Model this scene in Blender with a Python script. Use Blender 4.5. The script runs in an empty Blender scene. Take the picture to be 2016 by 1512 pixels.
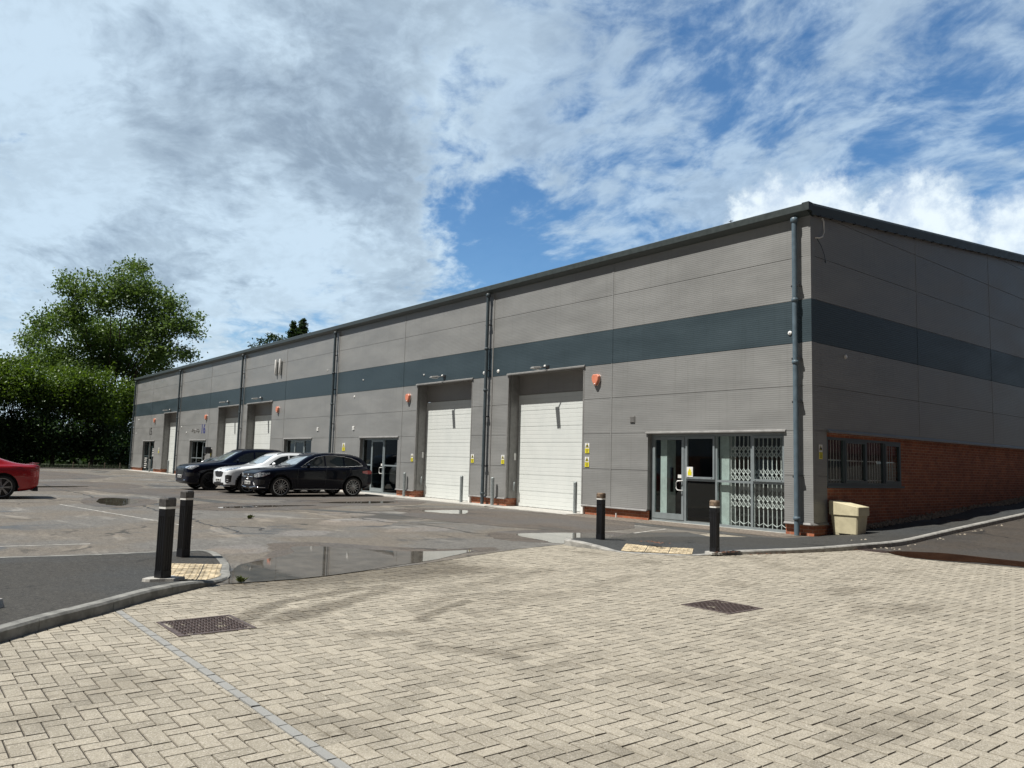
import bpy, bmesh, math, random
import numpy as np
from mathutils import Vector, Matrix
from mathutils.bvhtree import BVHTree
from mathutils.geometry import delaunay_2d_cdt
random.seed(7)
rng = np.random.default_rng(11)
sc = bpy.context.scene
col = sc.collection
R = math.radians

# ------------------------------------------------------------------ camera
CAM = Vector((9.4408, -16.3152, 1.4656))
F_PX, YAW, PITCH, ROLL = 1535.93, 0.89364, 0.10030, 0.027487
cyw, syw = math.cos(YAW), math.sin(YAW)
cf = Vector((-syw*math.cos(PITCH), cyw*math.cos(PITCH), math.sin(PITCH)))
cr0 = Vector((cyw, syw, 0)); cu0 = cr0.cross(cf)
cr = cr0*math.cos(ROLL) + cu0*math.sin(ROLL); cu = cr.cross(cf)
cam_d = bpy.data.cameras.new('camera'); cam_d.sensor_width = 36; cam_d.lens = F_PX/2016*36
cam_d.clip_start = 0.05; cam_d.clip_end = 5000
cam = bpy.data.objects.new('camera', cam_d); col.objects.link(cam); sc.camera = cam
M3 = Matrix((cr, cu, -cf)).transposed()
cam.matrix_world = Matrix.Translation(CAM) @ M3.to_4x4()
def pdir(px, py):          # direction in the world seen at a place of the photograph (for the sky's cloud map)
    return (cf + cr*((px-1008)/F_PX) - cu*((py-756)/F_PX)).normalized()

# ------------------------------------------------------------------ sun, sky
SUN_EL, SUN_A = 61.6, 16.7           # elevation, angle off the facade normal
to_sun = Vector((-math.sin(R(SUN_A))*math.cos(R(SUN_EL)), -math.cos(R(SUN_A))*math.cos(R(SUN_EL)), math.sin(R(SUN_EL))))
sl = bpy.data.lights.new('sun', 'SUN'); sl.energy = 5.0; sl.angle = R(0.55); sl.color = (1.0, 0.955, 0.885)
so = bpy.data.objects.new('sun', sl); col.objects.link(so)
so.rotation_euler = to_sun.to_track_quat('Z', 'Y').to_euler()
sc.view_settings.view_transform = 'Standard'; sc.view_settings.look = 'None'
sc.view_settings.gamma = 1; sc.view_settings.exposure = 0.3
w = bpy.data.worlds.new('World'); sc.world = w; w.use_nodes = True

class NT:
    def __init__(s, tree): s.t = tree; s.n = tree.nodes; s.l = tree.links
    def set(s, sock, v):
        if v is None: return
        if isinstance(v, bpy.types.NodeSocket): s.l.new(v, sock)
        elif hasattr(v, 'outputs'): s.l.new(v.outputs[0], sock)
        else:
            if isinstance(v, (tuple, list)) and len(v) == 3 and sock.type == 'RGBA': v = (*v, 1)
            sock.default_value = v
    def node(s, typ, ins=None, **props):
        n = s.n.new(typ)
        for k, v in props.items(): setattr(n, k, v)
        for k, v in (ins or {}).items(): s.set(n.inputs[k], v)
        return n
    def math(s, op, a, b=0.0, c=None, clamp=False):
        n = s.n.new('ShaderNodeMath'); n.operation = op; n.use_clamp = clamp
        s.set(n.inputs[0], a); s.set(n.inputs[1], b)
        if c is not None: s.set(n.inputs[2], c)
        return n.outputs[0]
    def vmath(s, op, a, b=None):
        n = s.n.new('ShaderNodeVectorMath'); n.operation = op
        s.set(n.inputs[0], a)
        if b is not None: s.set(n.inputs[1], b)
        return n
    def ramp(s, v, a, b, c=0.0, d=1.0, smooth=True):
        n = s.n.new('ShaderNodeMapRange'); n.interpolation_type = 'SMOOTHSTEP' if smooth else 'LINEAR'
        for i, q in enumerate((v, a, b, c, d)): s.set(n.inputs[i], q)
        return n.outputs[0]
    def mix(s, f, a, b, mode='MIX'):
        n = s.n.new('ShaderNodeMix'); n.data_type = 'RGBA'; n.blend_type = mode
        s.set(n.inputs[0], f); s.set(n.inputs[6], a); s.set(n.inputs[7], b)
        return n.outputs[2]
    def noise(s, vec, scale, detail=4, rough=0.5, dist=0.0, dim='3D'):
        n = s.n.new('ShaderNodeTexNoise'); n.noise_dimensions = dim
        s.set(n.inputs['Vector'], vec); s.set(n.inputs['Scale'], scale); s.set(n.inputs['Detail'], detail)
        s.set(n.inputs['Roughness'], rough); s.set(n.inputs['Distortion'], dist)
        return n.outputs[0]
    def mapping(s, vec, scale=(1, 1, 1), rot=(0, 0, 0), loc=(0, 0, 0)):
        return s.node('ShaderNodeMapping', {'Vector': vec, 'Scale': scale, 'Rotation': rot, 'Location': loc}).outputs[0]

CLOUD_HI, CLOUD_LO = (7.2, 8.9, 10.3), (3.7, 4.75, 5.9)
def build_world():
    t = NT(w.node_tree); t.n.clear()
    out = t.n.new('ShaderNodeOutputWorld'); bg = t.n.new('ShaderNodeBackground')
    t.l.new(bg.outputs[0], out.inputs[0])
    sky = t.node('ShaderNodeTexSky', sky_type='NISHITA', sun_disc=False, sun_elevation=R(SUN_EL),
                 sun_rotation=math.atan2(to_sun.x, to_sun.y) % (2*math.pi), altitude=50, air_density=1.0, dust_density=0.4, ozone_density=2.5)
    tc = t.n.new('ShaderNodeTexCoord'); d = tc.outputs['Generated']
    sep = t.node('ShaderNodeSeparateXYZ', {0: d})
    zz = t.math('ADD', t.math('MAXIMUM', sep.outputs[2], 0.0), 0.26)
    pl = t.node('ShaderNodeCombineXYZ', {0: t.math('DIVIDE', sep.outputs[0], zz), 1: t.math('DIVIDE', sep.outputs[1], zz), 2: 0.0}).outputs[0]
    wn = t.node('ShaderNodeTexNoise', {'Vector': pl, 'Scale': 2.2, 'Detail': 6.0, 'Roughness': .6})
    dwp = t.vmath('NORMALIZE', t.vmath('ADD', d, t.vmath('MULTIPLY', t.vmath('SUBTRACT', wn.outputs[1], (.5, .5, .5)).outputs[0], (.42, .42, .34)).outputs[0]).outputs[0]).outputs[0]
    def blob(px, py, r_deg, soft=1.0):       # 1 at a direction, falling to 0 at r_deg
        v = pdir(px, py); n = t.vmath('DOT_PRODUCT', dwp, tuple(v)); dv = n.outputs['Value']
        return t.ramp(dv, math.cos(R(r_deg)), math.cos(R(r_deg*(1-soft)))) if soft < 1 else t.ramp(dv, math.cos(R(r_deg)), 1.0)
    warp = t.node('ShaderNodeTexNoise', {'Vector': pl, 'Scale': 1.6, 'Detail': 3.0})
    plw = t.vmath('ADD', pl, t.vmath('MULTIPLY', t.vmath('SUBTRACT', warp.outputs[1], (.5, .5, .5)).outputs[0], (.28, .28, 0)).outputs[0]).outputs[0]
    nz = lambda sc_, loc, r_=.6, dt=9, ds=.2: t.math('SUBTRACT', t.noise(t.mapping(plw, (1, 1.15, 1), (0, 0, R(30)), loc), sc_, dt, r_, ds), .5)
    big, med, fin = nz(2.6, (0, 0, 0), .6), nz(8.5, (3.1, 1.7, 0), .60), nz(24, (5, 9, 0), .6, 6)
    cov = t.math('ADD', .47, t.math('ADD', t.math('MULTIPLY', big, .9), t.math('ADD', t.math('MULTIPLY', med, 1.6), t.math('MULTIPLY', fin, .55))))
    adds = [(250, 230, 27, 0.42), (620, 90, 21, 0.30), (480, 390, 14, 0.22), (1120, 40, 13, 0.20), (150, 560, 14, .22), (420, 540, 9, .20), (690, 300, 12, .12),
            (1130, 290, 10, 0.12), (690, 570, 7, .13), (850, 505, 5, .16), (1560, 400, 8, .12), (1800, 400, 8, .10), (760, 480, 7, .10), (1450, 300, 12, .05), (1650, 40, 9, .14), (1330, 400, 8, .10), (1950, 60, 8, .08),
            (880, 190, 6.5, -.44), (935, 425, 8.5, -.30), (1040, 490, 7, -.22), (500, 625, 10.0, -.42), (600, 560, 5, -.12), (1100, 530, 8, -.16), (1240, 490, 6, -.16),
            (1500, 80, 7, -.24), (1290, 260, 6, -.24), (1880, 260, 8, -.16), (30, 640, 7, -.22), (1420, 190, 7, -.08), (1250, 160, 6, -.06), (1700, 180, 7, -.12), (1250, 380, 9, .12), (1650, 250, 14, .08), (1000, 330, 8, .10)]
    for px, py, r_, a in adds:
        cov = t.math('ADD', cov, t.math('MULTIPLY', blob(px, py, r_), a))
    # unseen sky overhead and away to the right, darkened to cut the ambient light
    vx = t.math('MAXIMUM', t.ramp(t.vmath('DOT_PRODUCT', d, tuple(pdir(1008, 560))).outputs['Value'], .60, .25), t.ramp(t.vmath('DOT_PRODUCT', d, (.86, .36, .36)).outputs['Value'], .55, .85))
    cov = t.math('ADD', cov, t.math('MULTIPLY', vx, .3))
    alpha = t.ramp(cov, 0.16, 0.86)
    # a pair of cumulus heads low behind the roof
    cum_n = t.noise(t.mapping(d, (1, 1, 1)), 26, 8, 0.62)
    cum = None
    for px, py, r_ in [(1530, 425, 3.4), (1610, 430, 3.6), (1480, 450, 2.6), (1800, 440, 3.8), (1860, 470, 3.4), (1740, 450, 2.6), (2010, 480, 4)]:
        v = pdir(px, py); dv = t.vmath('DOT_PRODUCT', d, tuple(v)).outputs['Value']
        q = t.ramp(t.math('ADD', dv, t.math('MULTIPLY', t.math('SUBTRACT', cum_n, .5), .0034)), math.cos(R(r_)), math.cos(R(r_*.45)))
        cum = q if cum is None else t.math('MAXIMUM', cum, q)
    # cloud tone: bright edges, grey thick bellies
    thick = t.ramp(cov, 0.50, 1.05)
    dark = t.math('ADD', t.math('MULTIPLY', blob(130, 370, 16), 1.7), t.math('MULTIPLY', blob(600, 340, 15), .55))
    dark = t.math('ADD', dark, t.math('MULTIPLY', blob(330, 420, 11), .45))
    dark = t.math('ADD', dark, t.math('MULTIPLY', blob(950, 60, 14), .30))
    lite = t.math('ADD', t.math('MULTIPLY', blob(60, 60, 15), 1.3), t.math('MULTIPLY', blob(300, 570, 15), 1.3))
    lite = t.math('ADD', lite, t.math('MULTIPLY', blob(600, 530, 8), 0.5))
    lite = t.math('ADD', lite, t.math('MULTIPLY', blob(980, 160, 6), 0.5))
    soft = nz(2.4, (7, 2, 0), .55, 7, .3)
    tone = t.math('MULTIPLY', thick, t.math('ADD', 0.30, t.math('SUBTRACT', dark, lite)), clamp=True)
    tone = t.math('ADD', tone, t.math('MULTIPLY', t.math('ADD', t.math('ADD', soft, t.math('MULTIPLY', fin, -.5)), t.math('MULTIPLY', med, -1.0)), 1.6))
    tone = t.math('SUBTRACT', tone, t.math('ADD', .02, t.math('MULTIPLY', lite, .38)), clamp=True)
    ccol = t.mix(t.math('MULTIPLY', tone, .92), CLOUD_HI, CLOUD_LO); mott = t.ramp(t.math('ADD', nz(3.2, (2, 5, 0), .6, 8, .3), t.math('MULTIPLY', fin, .6)), -.16, .16, .92, 1.07); ccol = t.mix(1.0, ccol, t.node('ShaderNodeCombineColor', {0: mott, 1: mott, 2: mott}).outputs[0], 'MULTIPLY')
    ccol = t.mix(t.math('MULTIPLY', vx, .92), ccol, (.55, .62, .72))
    skyc = t.node('ShaderNodeHueSaturation', {'Saturation': 1.30, 'Value': 1.50, 'Color': sky.outputs[0]}).outputs[0]
    a2 = t.math('ADD', t.math('MULTIPLY', alpha, 0.90), t.ramp(sep.outputs[2], 0.16, 0.02, 0, .55), clamp=True)
    c1 = t.mix(t.math('ADD', .06, t.math('MULTIPLY', a2, t.math('SUBTRACT', .93, t.math('MULTIPLY', t.ramp(t.vmath('DOT_PRODUCT', dwp, tuple(pdir(1900, 150))).outputs['Value'], .80, .97), .26)))), skyc, ccol)
    c2 = t.mix(t.math('MULTIPLY', cum, .92), c1, t.mix(t.ramp(cum_n, .35, .6), (7.6, 9.0, 10.6), (10.6, 11.8, 12.4)))
    c2 = t.mix(t.math('MULTIPLY', vx, .94), c2, (.60, .70, .84))
    t.l.new(c2, bg.inputs[0]); bg.inputs[1].default_value = 0.070
build_world()
try: w.cycles.sampling_method = 'MANUAL'; w.cycles.sample_map_resolution = 512
except Exception: pass

# ------------------------------------------------------------------ mesh helpers
class MB:
    def __init__(s): s.v = []; s.f = []; s.m = []; s.sm = []
    def add(s, vs, fs, mi=0, smooth=False):
        b = len(s.v); s.v += [tuple(q) for q in vs]
        for f in fs: s.f.append(tuple(b+i for i in f)); s.m.append(mi); s.sm.append(smooth)
        return s
    def box(s, x0, x1, y0, y1, z0, z1, mi=0):
        v = [(x, y, z) for x in (x0, x1) for y in (y0, y1) for z in (z0, z1)]
        return s.add(v, [(0, 1, 3, 2), (4, 6, 7, 5), (0, 4, 5, 1), (2, 3, 7, 6), (0, 2, 6, 4), (1, 5, 7, 3)], mi)
    def cbox(s, x0, x1, y0, y1, z0, z1, c, mi=0):      # box with chamfered vertical edges
        pts = [(x0+c, y0), (x1-c, y0), (x1, y0+c), (x1, y1-c), (x1-c, y1), (x0+c, y1), (x0, y1-c), (x0, y0+c)]
        return s.prism(pts, z0, z1, mi)
    def prism(s, pts, z0, z1, mi=0, scale_top=1.0, smooth=False):
        n = len(pts); cx = sum(p[0] for p in pts)/n; cy = sum(p[1] for p in pts)/n
        v = [(x, y, z0) for x, y in pts] + [(cx+(x-cx)*scale_top, cy+(y-cy)*scale_top, z1) for x, y in pts]
        s.add(v, [(i, (i+1) % n, n+(i+1) % n, n+i) for i in range(n)], mi, smooth)
        return s.add(v, [tuple(range(n))[::-1], tuple(range(n, 2*n))], mi)
    def extr(s, pts, axis, a, b, mi=0):                # 2D outline extruded along axis
        def P(p, t): return {'x': (t, p[0], p[1]), 'y': (p[0], t, p[1]), 'z': (p[0], p[1], t)}[axis]
        n = len(pts); v = [P(p, a) for p in pts] + [P(p, b) for p in pts]
        return s.add(v, [(i, (i+1) % n, n+(i+1) % n, n+i) for i in range(n)] + [tuple(range(n))[::-1], tuple(range(n, 2*n))], mi)
    def tube(s, path, r, n=10, mi=0, cap=True):
        path = [Vector(p) for p in path]; rr = r if isinstance(r, (list, tuple)) else [r]*len(path)
        rings = []; ref = Vector((0.31, 0.17, 0.93)).normalized(); V = []
        for i, p in enumerate(path):
            t = (path[min(i+1, len(path)-1)]-path[max(i-1, 0)]).normalized()
            a = t.cross(ref)
            if a.length < .05: a = t.cross(Vector((1, 0, 0)))
            a.normalize(); b = t.cross(a)
            V += [p + (a*math.cos(2*math.pi*k/n)+b*math.sin(2*math.pi*k/n))*rr[i] for k in range(n)]
        F = [(i*n+k, i*n+(k+1) % n, (i+1)*n+(k+1) % n, (i+1)*n+k) for i in range(len(path)-1) for k in range(n)]
        s.add(V, F, mi, True)
        if cap: s.add(V[:n], [tuple(range(n))[::-1]], mi); s.add(V[-n:], [tuple(range(n))], mi)
        return s
    def lathe(s, prof, c, axis='z', n=24, mi=0, smooth=True):   # prof: (radius, height)
        V = []
        for r, h in prof:
            for k in range(n):
                a = 2*math.pi*k/n; x, y = r*math.cos(a), r*math.sin(a)
                V.append({'z': (c[0]+x, c[1]+y, c[2]+h), 'y': (c[0]+x, c[1]+h, c[2]+y), 'x': (c[0]+h, c[1]+x, c[2]+y)}[axis])
        return s.add(V, [(i*n+k, i*n+(k+1) % n, (i+1)*n+(k+1) % n, (i+1)*n+k) for i in range(len(prof)-1) for k in range(n)], mi, smooth)
    def build(s, name, mats, parent=None, loc=None, fix=True, bevel=0):
        me = bpy.data.meshes.new(name); me.from_pydata(s.v, [], s.f)
        for m in (mats if isinstance(mats, (list, tuple)) else [mats]): me.materials.append(m)
        me.polygons.foreach_set('material_index', s.m); me.polygons.foreach_set('use_smooth', s.sm)
        if fix and len(s.f) < 60000:
            b = bmesh.new(); b.from_mesh(me); bmesh.ops.recalc_face_normals(b, faces=b.faces); b.to_mesh(me); b.free()
        me.update()
        o = bpy.data.objects.new(name, me); col.objects.link(o)
        if parent: o.parent = parent
        if loc: o.location = loc
        if bevel:
            q = o.modifiers.new('bevel', 'BEVEL'); q.width = bevel; q.segments = 2; q.limit_method = 'ANGLE'; q.angle_limit = R(40)
        return o
def tag(o, label=None, cat=None, group=None, kind=None):
    if label: o['label'] = label
    if cat: o['category'] = cat
    if group: o['group'] = group
    if kind: o['kind'] = kind
    return o
def empty(name, loc=(0, 0, 0), rz=0):
    o = bpy.data.objects.new(name, None); col.objects.link(o); o.location = loc; o.rotation_euler = (0, 0, rz); o.empty_display_size = .2
    return o
def copy_tree(o, parent=None):
    c = o.copy(); col.objects.link(c); c.parent = parent
    for ch in list(o.children): copy_tree(ch, c)
    return c

# ------------------------------------------------------------------ materials
def new_mat(name):
    m = bpy.data.materials.new(name); m.use_nodes = True
    t = NT(m.node_tree); b = t.n['Principled BSDF']
    return m, t, b
def objco(t): return t.n.new('ShaderNodeTexCoord').outputs['Object']
def simple(name, colr, rough=0.5, metal=0.0, var=0.12, scale=6.0, bump=0.0, bscale=200, coat=0.0, spec=0.5):
    m, t, b = new_mat(name); co = objco(t)
    n = t.noise(co, scale, 5, .6)
    c = t.mix(t.ramp(n, .3, .7), tuple(x*(1-var) for x in colr), tuple(min(1, x*(1+var)) for x in colr))
    t.set(b.inputs['Base Color'], c); t.set(b.inputs['Roughness'], t.ramp(n, .3, .7, max(.02, rough-.06), rough+.06)); b.inputs['Metallic'].default_value = metal
    b.inputs['Coat Weight'].default_value = coat; b.inputs['Coat Roughness'].default_value = 0.04; b.inputs['Specular IOR Level'].default_value = spec
    if bump:
        bp = t.node('ShaderNodeBump', {'Strength': 1.0, 'Distance': bump, 'Height': t.noise(co, bscale, 3)}); t.l.new(bp.outputs[0], b.inputs['Normal'])
    return m
def cladding(name, colr, pitch=0.05, depth=0.0013, rough=0.40, grime=0.10):
    m, t, b = new_mat(name); co = objco(t); sp = t.node('ShaderNodeSeparateXYZ', {0: co})
    tri = t.math('PINGPONG', sp.outputs[2], pitch/2)
    h = t.ramp(tri, pitch*.12, pitch*.30, 0, 1)
    bp = t.node('ShaderNodeBump', {'Strength': 1.0, 'Distance': depth, 'Height': h}); t.l.new(bp.outputs[0], b.inputs['Normal'])
    n = t.noise(t.mapping(co, (.35, .35, 1.2)), 1.3, 6, .6)
    st = t.noise(t.mapping(co, (9, 9, .35)), 1.0, 4, .6)
    c = t.mix(t.ramp(n, .3, .7), tuple(x*(1-grime) for x in colr), tuple(x*(1+grime) for x in colr))
    c = t.mix(t.ramp(st, .50, .80, 0, .38), c, (colr[0]*.72, colr[1]*.72, colr[2]*.68))
    t.set(b.inputs['Base Color'], c); t.set(b.inputs['Roughness'], t.ramp(n, .3, .7, rough-.04, rough+.06)); b.inputs['Specular IOR Level'].default_value = .4
    b.inputs['Metallic'].default_value = 0.12
    return m
def brick_mat():
    m, t, b = new_mat('red_brick'); co = objco(t); sp = t.node('ShaderNodeSeparateXYZ', {0: co})
    v = t.node('ShaderNodeCombineXYZ', {0: t.math('ADD', sp.outputs[0], sp.outputs[1]), 1: sp.outputs[2], 2: 0.0}).outputs[0]
    br = t.node('ShaderNodeTexBrick', {'Vector': v, 'Color1': (.48, .170, .082), 'Color2': (.32, .102, .054), 'Mortar': (.60, .43, .32), 'Scale': 1.0, 'Mortar Size': .0055,
                                       'Mortar Smooth': .2, 'Bias': -.1, 'Brick Width': .225, 'Row Height': .075})
    n = t.noise(co, 2.2, 6, .6); n2 = t.noise(co, 60, 4, .6)
    c = t.mix(t.ramp(n, .35, .7, 0, .45), br.outputs[0], (.17, .065, .04), 'MIX')
    c = t.mix(t.ramp(n2, .4, .8, 0, .4), c, (.27, .09, .055))
    t.set(b.inputs['Base Color'], c); b.inputs['Roughness'].default_value = .85
    h = t.math('ADD', t.math('MULTIPLY', br.outputs[1], -1.0), t.math('MULTIPLY', n2, .3))
    bp = t.node('ShaderNodeBump', {'Strength': 1.0, 'Distance': .006, 'Height': h}); t.l.new(bp.outputs[0], b.inputs['Normal'])
    return m
def asphalt(name, base=.10, tint=(1.0, .97, .93), wet=0.5, seed=0, pale=0.5, patch=0.0, spk=.5):
    m, t, b = new_mat(name); co = t.mapping(objco(t), loc=(seed*13.1, seed*7.7, 0))
    g = lambda k: tuple(k*x for x in tint)
    fine = t.noise(co, 170, 2, .7); mid = t.noise(co, 38, 4, .7); big = t.noise(co, .42, 7, .62, .4)
    pal = t.noise(t.mapping(co, (.5, 1.6, 1), (0, 0, R(20)), (5, 1, 0)), .75, 8, .66, .6)
    c = t.mix(t.ramp(fine, .34, .66), g(base*(1-spk)), g(base*(1+spk)))
    c = t.mix(t.ramp(mid, .35, .7, 0, .6), c, g(base*.62))
    sk = t.node('ShaderNodeSeparateColor', {0: t.node('ShaderNodeTexVoronoi', {'Vector': co, 'Scale': 62.0}).outputs[1]}).outputs[0]
    c = t.mix(t.ramp(sk, .86, .92, 0, spk), c, g(base*2.2)); c = t.mix(t.ramp(sk, .14, .08, 0, spk), c, g(base*.45))
    c = t.mix(t.ramp(t.noise(co, 90, 1, .5), .68, .76, 0, .55), c, g(base*2.6))
    gr1 = t.noise(co, 15, 3, .75); gr2 = t.noise(t.mapping(co, (1, 2.2, 1), (0, 0, R(12))), 3.2, 6, .7)
    c = t.mix(t.ramp(gr1, .38, .62, .0, .55), c, t.mix(.6, c, g(base*1.9))); c = t.mix(t.ramp(gr1, .44, .30, 0, .55), c, g(base*.5))
    c = t.mix(t.ramp(gr2, .50, .66, 0, pale*.55), c, g(base*1.75)); c = t.mix(t.ramp(gr2, .44, .32, 0, .35*min(1, pale*2)), c, g(base*.6))
    c = t.mix(t.ramp(pal, .54, .66, 0, pale), c, g(base*2.1))
    c = t.mix(t.ramp(t.noise(co, .35, 4), .42, .56, 0, .7), c, t.mix(1.0, c, (1.10, .98, .84), 'MULTIPLY'))
    wetm = t.ramp(big, .55, .63, 0, wet)
    cr1 = t.node('ShaderNodeTexVoronoi', {'Vector': t.vmath('ADD', co, t.vmath('MULTIPLY', t.node('ShaderNodeTexNoise', {'Vector': co, 'Scale': 1.1, 'Detail': 5.0}).outputs[1], (1.6, 1.6, 0)).outputs[0]).outputs[0], 'Scale': .22}, feature='DISTANCE_TO_EDGE')
    crk = t.math('MULTIPLY', t.ramp(cr1.outputs[0], .004, .012, .85, 0), t.ramp(t.noise(co, .35, 2), .5, .6))
    c = t.mix(wetm, c, g(base*.42)); c = t.mix(crk, c, g(base*.28))
    t.set(b.inputs['Base Color'], c)
    t.set(b.inputs['Roughness'], t.math('SUBTRACT', .9, t.math('MULTIPLY', wetm, .62)))
    h = t.math('ADD', t.math('MULTIPLY', fine, .6), t.math('MULTIPLY', mid, .8))
    h = t.math('MULTIPLY', h, t.math('SUBTRACT', 1.0, t.math('MULTIPLY', wetm, .7)))
    bp = t.node('ShaderNodeBump', {'Strength': .9, 'Distance': .006, 'Height': h}); t.l.new(bp.outputs[0], b.inputs['Normal'])
    return m
def water_mat(name='puddle_water', colr=(.085, .075, .062), rough=.03):
    m, t, b = new_mat(name); co = objco(t)
    t.set(b.inputs['Base Color'], t.mix(t.ramp(t.noise(co, 3, 5), .35, .65), tuple(x*.75 for x in colr), tuple(x*1.35 for x in colr)))
    b.inputs['Roughness'].default_value = rough; b.inputs['IOR'].default_value = 1.5; b.inputs['Specular IOR Level'].default_value = .75
    bp = t.node('ShaderNodeBump', {'Strength': .15, 'Distance': .0015, 'Height': t.noise(co, 7, 3)}); t.l.new(bp.outputs[0], b.inputs['Normal'])
    return m
def paving_mat():
    m, t, b = new_mat('block_paving'); co = objco(t)
    at = t.node('ShaderNodeAttribute', attribute_name='blk'); sp = t.node('ShaderNodeSeparateXYZ', {0: at.outputs['Vector']})
    rnd, grey = sp.outputs[0], sp.outputs[1]
    fine = t.noise(co, 230, 3, .75); mid = t.noise(co, 26, 4, .6)
    agg = t.node('ShaderNodeTexVoronoi', {'Vector': co, 'Scale': 165.0}).outputs[1]
    aggs = t.node('ShaderNodeSeparateColor', {0: agg}).outputs[0]
    c = t.mix(rnd, (.325, .298, .235), (.480, .438, .348))
    c = t.mix(t.ramp(fine, .30, .72, 0, .85), t.mix(.5, c, (.15, .13, .105)), c)
    c = t.mix(t.ramp(aggs, .80, .88, 0, .45), c, (.60, .56, .49)); c = t.mix(t.ramp(aggs, .16, .08, 0, .45), c, (.12, .105, .09))
    c = t.mix(t.ramp(mid, .5, .75, 0, .25), c, (.20, .18, .15))
    # stains: damp streaks drawn out from the puddle, blotches and tyre marks
    s1 = t.noise(t.mapping(co, (.9, .34, 1), (0, 0, R(-28)), (2, 4, 0)), 1.25, 6, .6, .5)
    s2 = t.noise(t.mapping(co, loc=(9, 3, 0)), .95, 7, .62)
    s3 = t.noise(t.mapping(co, (1, 1, 1), loc=(4, 14, 0)), 4.6, 3, .5)
    dmp = t.math('MAXIMUM', t.ramp(s1, .55, .68, 0, .50), t.ramp(s2, .54, .68, 0, .42))
    dmp = t.math('MAXIMUM', dmp, t.math('MULTIPLY', t.ramp(s3, .62, .72, 0, .6), t.ramp(s2, .47, .58)))
    ps = t.node('ShaderNodeSeparateXYZ', {0: co})
    nr = t.ramp(t.math('ADD', t.math('ABSOLUTE', t.math('ADD', ps.outputs[1], 11.4)), t.math('MULTIPLY', t.noise(co, 1.4, 5), 1.2)), 3.0, 2.0)
    nr = t.math('MULTIPLY', nr, t.ramp(t.math('ADD', ps.outputs[0], t.math('MULTIPLY', t.noise(co, 2.3, 5), .8)), 1.95, 1.05))
    dmp = t.math('MAXIMUM', dmp, t.math('MULTIPLY', nr, .95))
    pv = t.vmath('ADD', co, t.vmath('MULTIPLY', t.vmath('SUBTRACT', t.node('ShaderNodeTexNoise', {'Vector': co, 'Scale': 1.7, 'Detail': 5.0}).outputs[1], (.5, .5, .5)).outputs[0], (.35, .35, 0)).outputs[0]).outputs[0]
    def seg(a, b_, wd, amt):
        A = Vector((*a, 0)); D = Vector((*b_, 0))-A; L2 = D.length_squared
        rel = t.vmath('SUBTRACT', pv, tuple(A)).outputs[0]; h = t.math('MULTIPLY', t.vmath('DOT_PRODUCT', rel, tuple(D)).outputs['Value'], 1/L2, clamp=True)
        sc3 = t.n.new('ShaderNodeVectorMath'); sc3.operation = 'SCALE'; sc3.inputs[0].default_value = tuple(D); t.l.new(h, sc3.inputs[3])
        ds = t.vmath('LENGTH', t.vmath('SUBTRACT', t.vmath('MULTIPLY', rel, (1, 1, 0)).outputs[0], sc3.outputs[0]).outputs[0]).outputs['Value']
        return t.ramp(ds, wd, wd*.35, 0, amt)
    for sg_ in (((2.5, -13.75), (1.75, -13.1), .19, .75), ((1.75, -13.1), (1.35, -12.0), .16, .75), ((2.6, -13.4), (2.1, -12.6), .24, .8), ((2.1, -12.6), (1.5, -11.6), .17, .7), ((3.2, -12.3), (2.6, -11.4), .12, .7), ((3.6, -12.75), (3.5, -13.05), .16, .55), ((4.1, -12.8), (4.75, -12.4), .16, .5), ((4.6, -12.4), (4.55, -11.9), .12, .45), ((2.0, -11.2), (1.2, -9.0), .3, .35), ((3.0, -10.5), (2.2, -8.4), .2, .25), ((5.6, -12.2), (6.4, -11.0), .22, .25), ((6.3, -13.6), (6.9, -12.8), .16, .25)):
        dmp = t.math('MAXIMUM', dmp, t.math('MULTIPLY', seg(*sg_), t.ramp(mid, .3, .6, .75, 1.15)))
    c = t.mix(dmp, c, t.mix(1.0, c, (.42, .395, .355), 'MULTIPLY'))
    c = t.mix(grey, c, t.mix(t.ramp(fine, .3, .7), (.22, .225, .215), (.34, .34, .325)))
    t.set(b.inputs['Base Color'], c); t.set(b.inputs['Roughness'], t.math('SUBTRACT', .88, t.math('MULTIPLY', dmp, .25)))
    h = t.math('ADD', t.math('MULTIPLY', fine, .6), t.math('MULTIPLY', aggs, .35))
    bp = t.node('ShaderNodeBump', {'Strength': .8, 'Distance': .004, 'Height': h}); t.l.new(bp.outputs[0], b.inputs['Normal'])
    return m
def glass_mat(name='window_glass', tint=(.80, .86, .85), f0=.06):
    m, t, b = new_mat(name); t.n.remove(b); out = t.n['Material Output']
    geo = t.n.new('ShaderNodeNewGeometry'); fr0 = t.node('ShaderNodeFresnel', {'IOR': 1.65}).outputs[0]; fr = t.math('MULTIPLY', fr0, t.math('SUBTRACT', 1.0, geo.outputs['Backfacing']))
    tr = t.node('ShaderNodeBsdfTransparent', {'Color': tint}); gl = t.node('ShaderNodeBsdfGlossy', {'Color': (.9, .95, .95), 'Roughness': .01})
    mx = t.node('ShaderNodeMixShader', {0: fr, 1: tr.outputs[0], 2: gl.outputs[0]}); t.l.new(mx.outputs[0], out.inputs[0])
    return m
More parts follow.
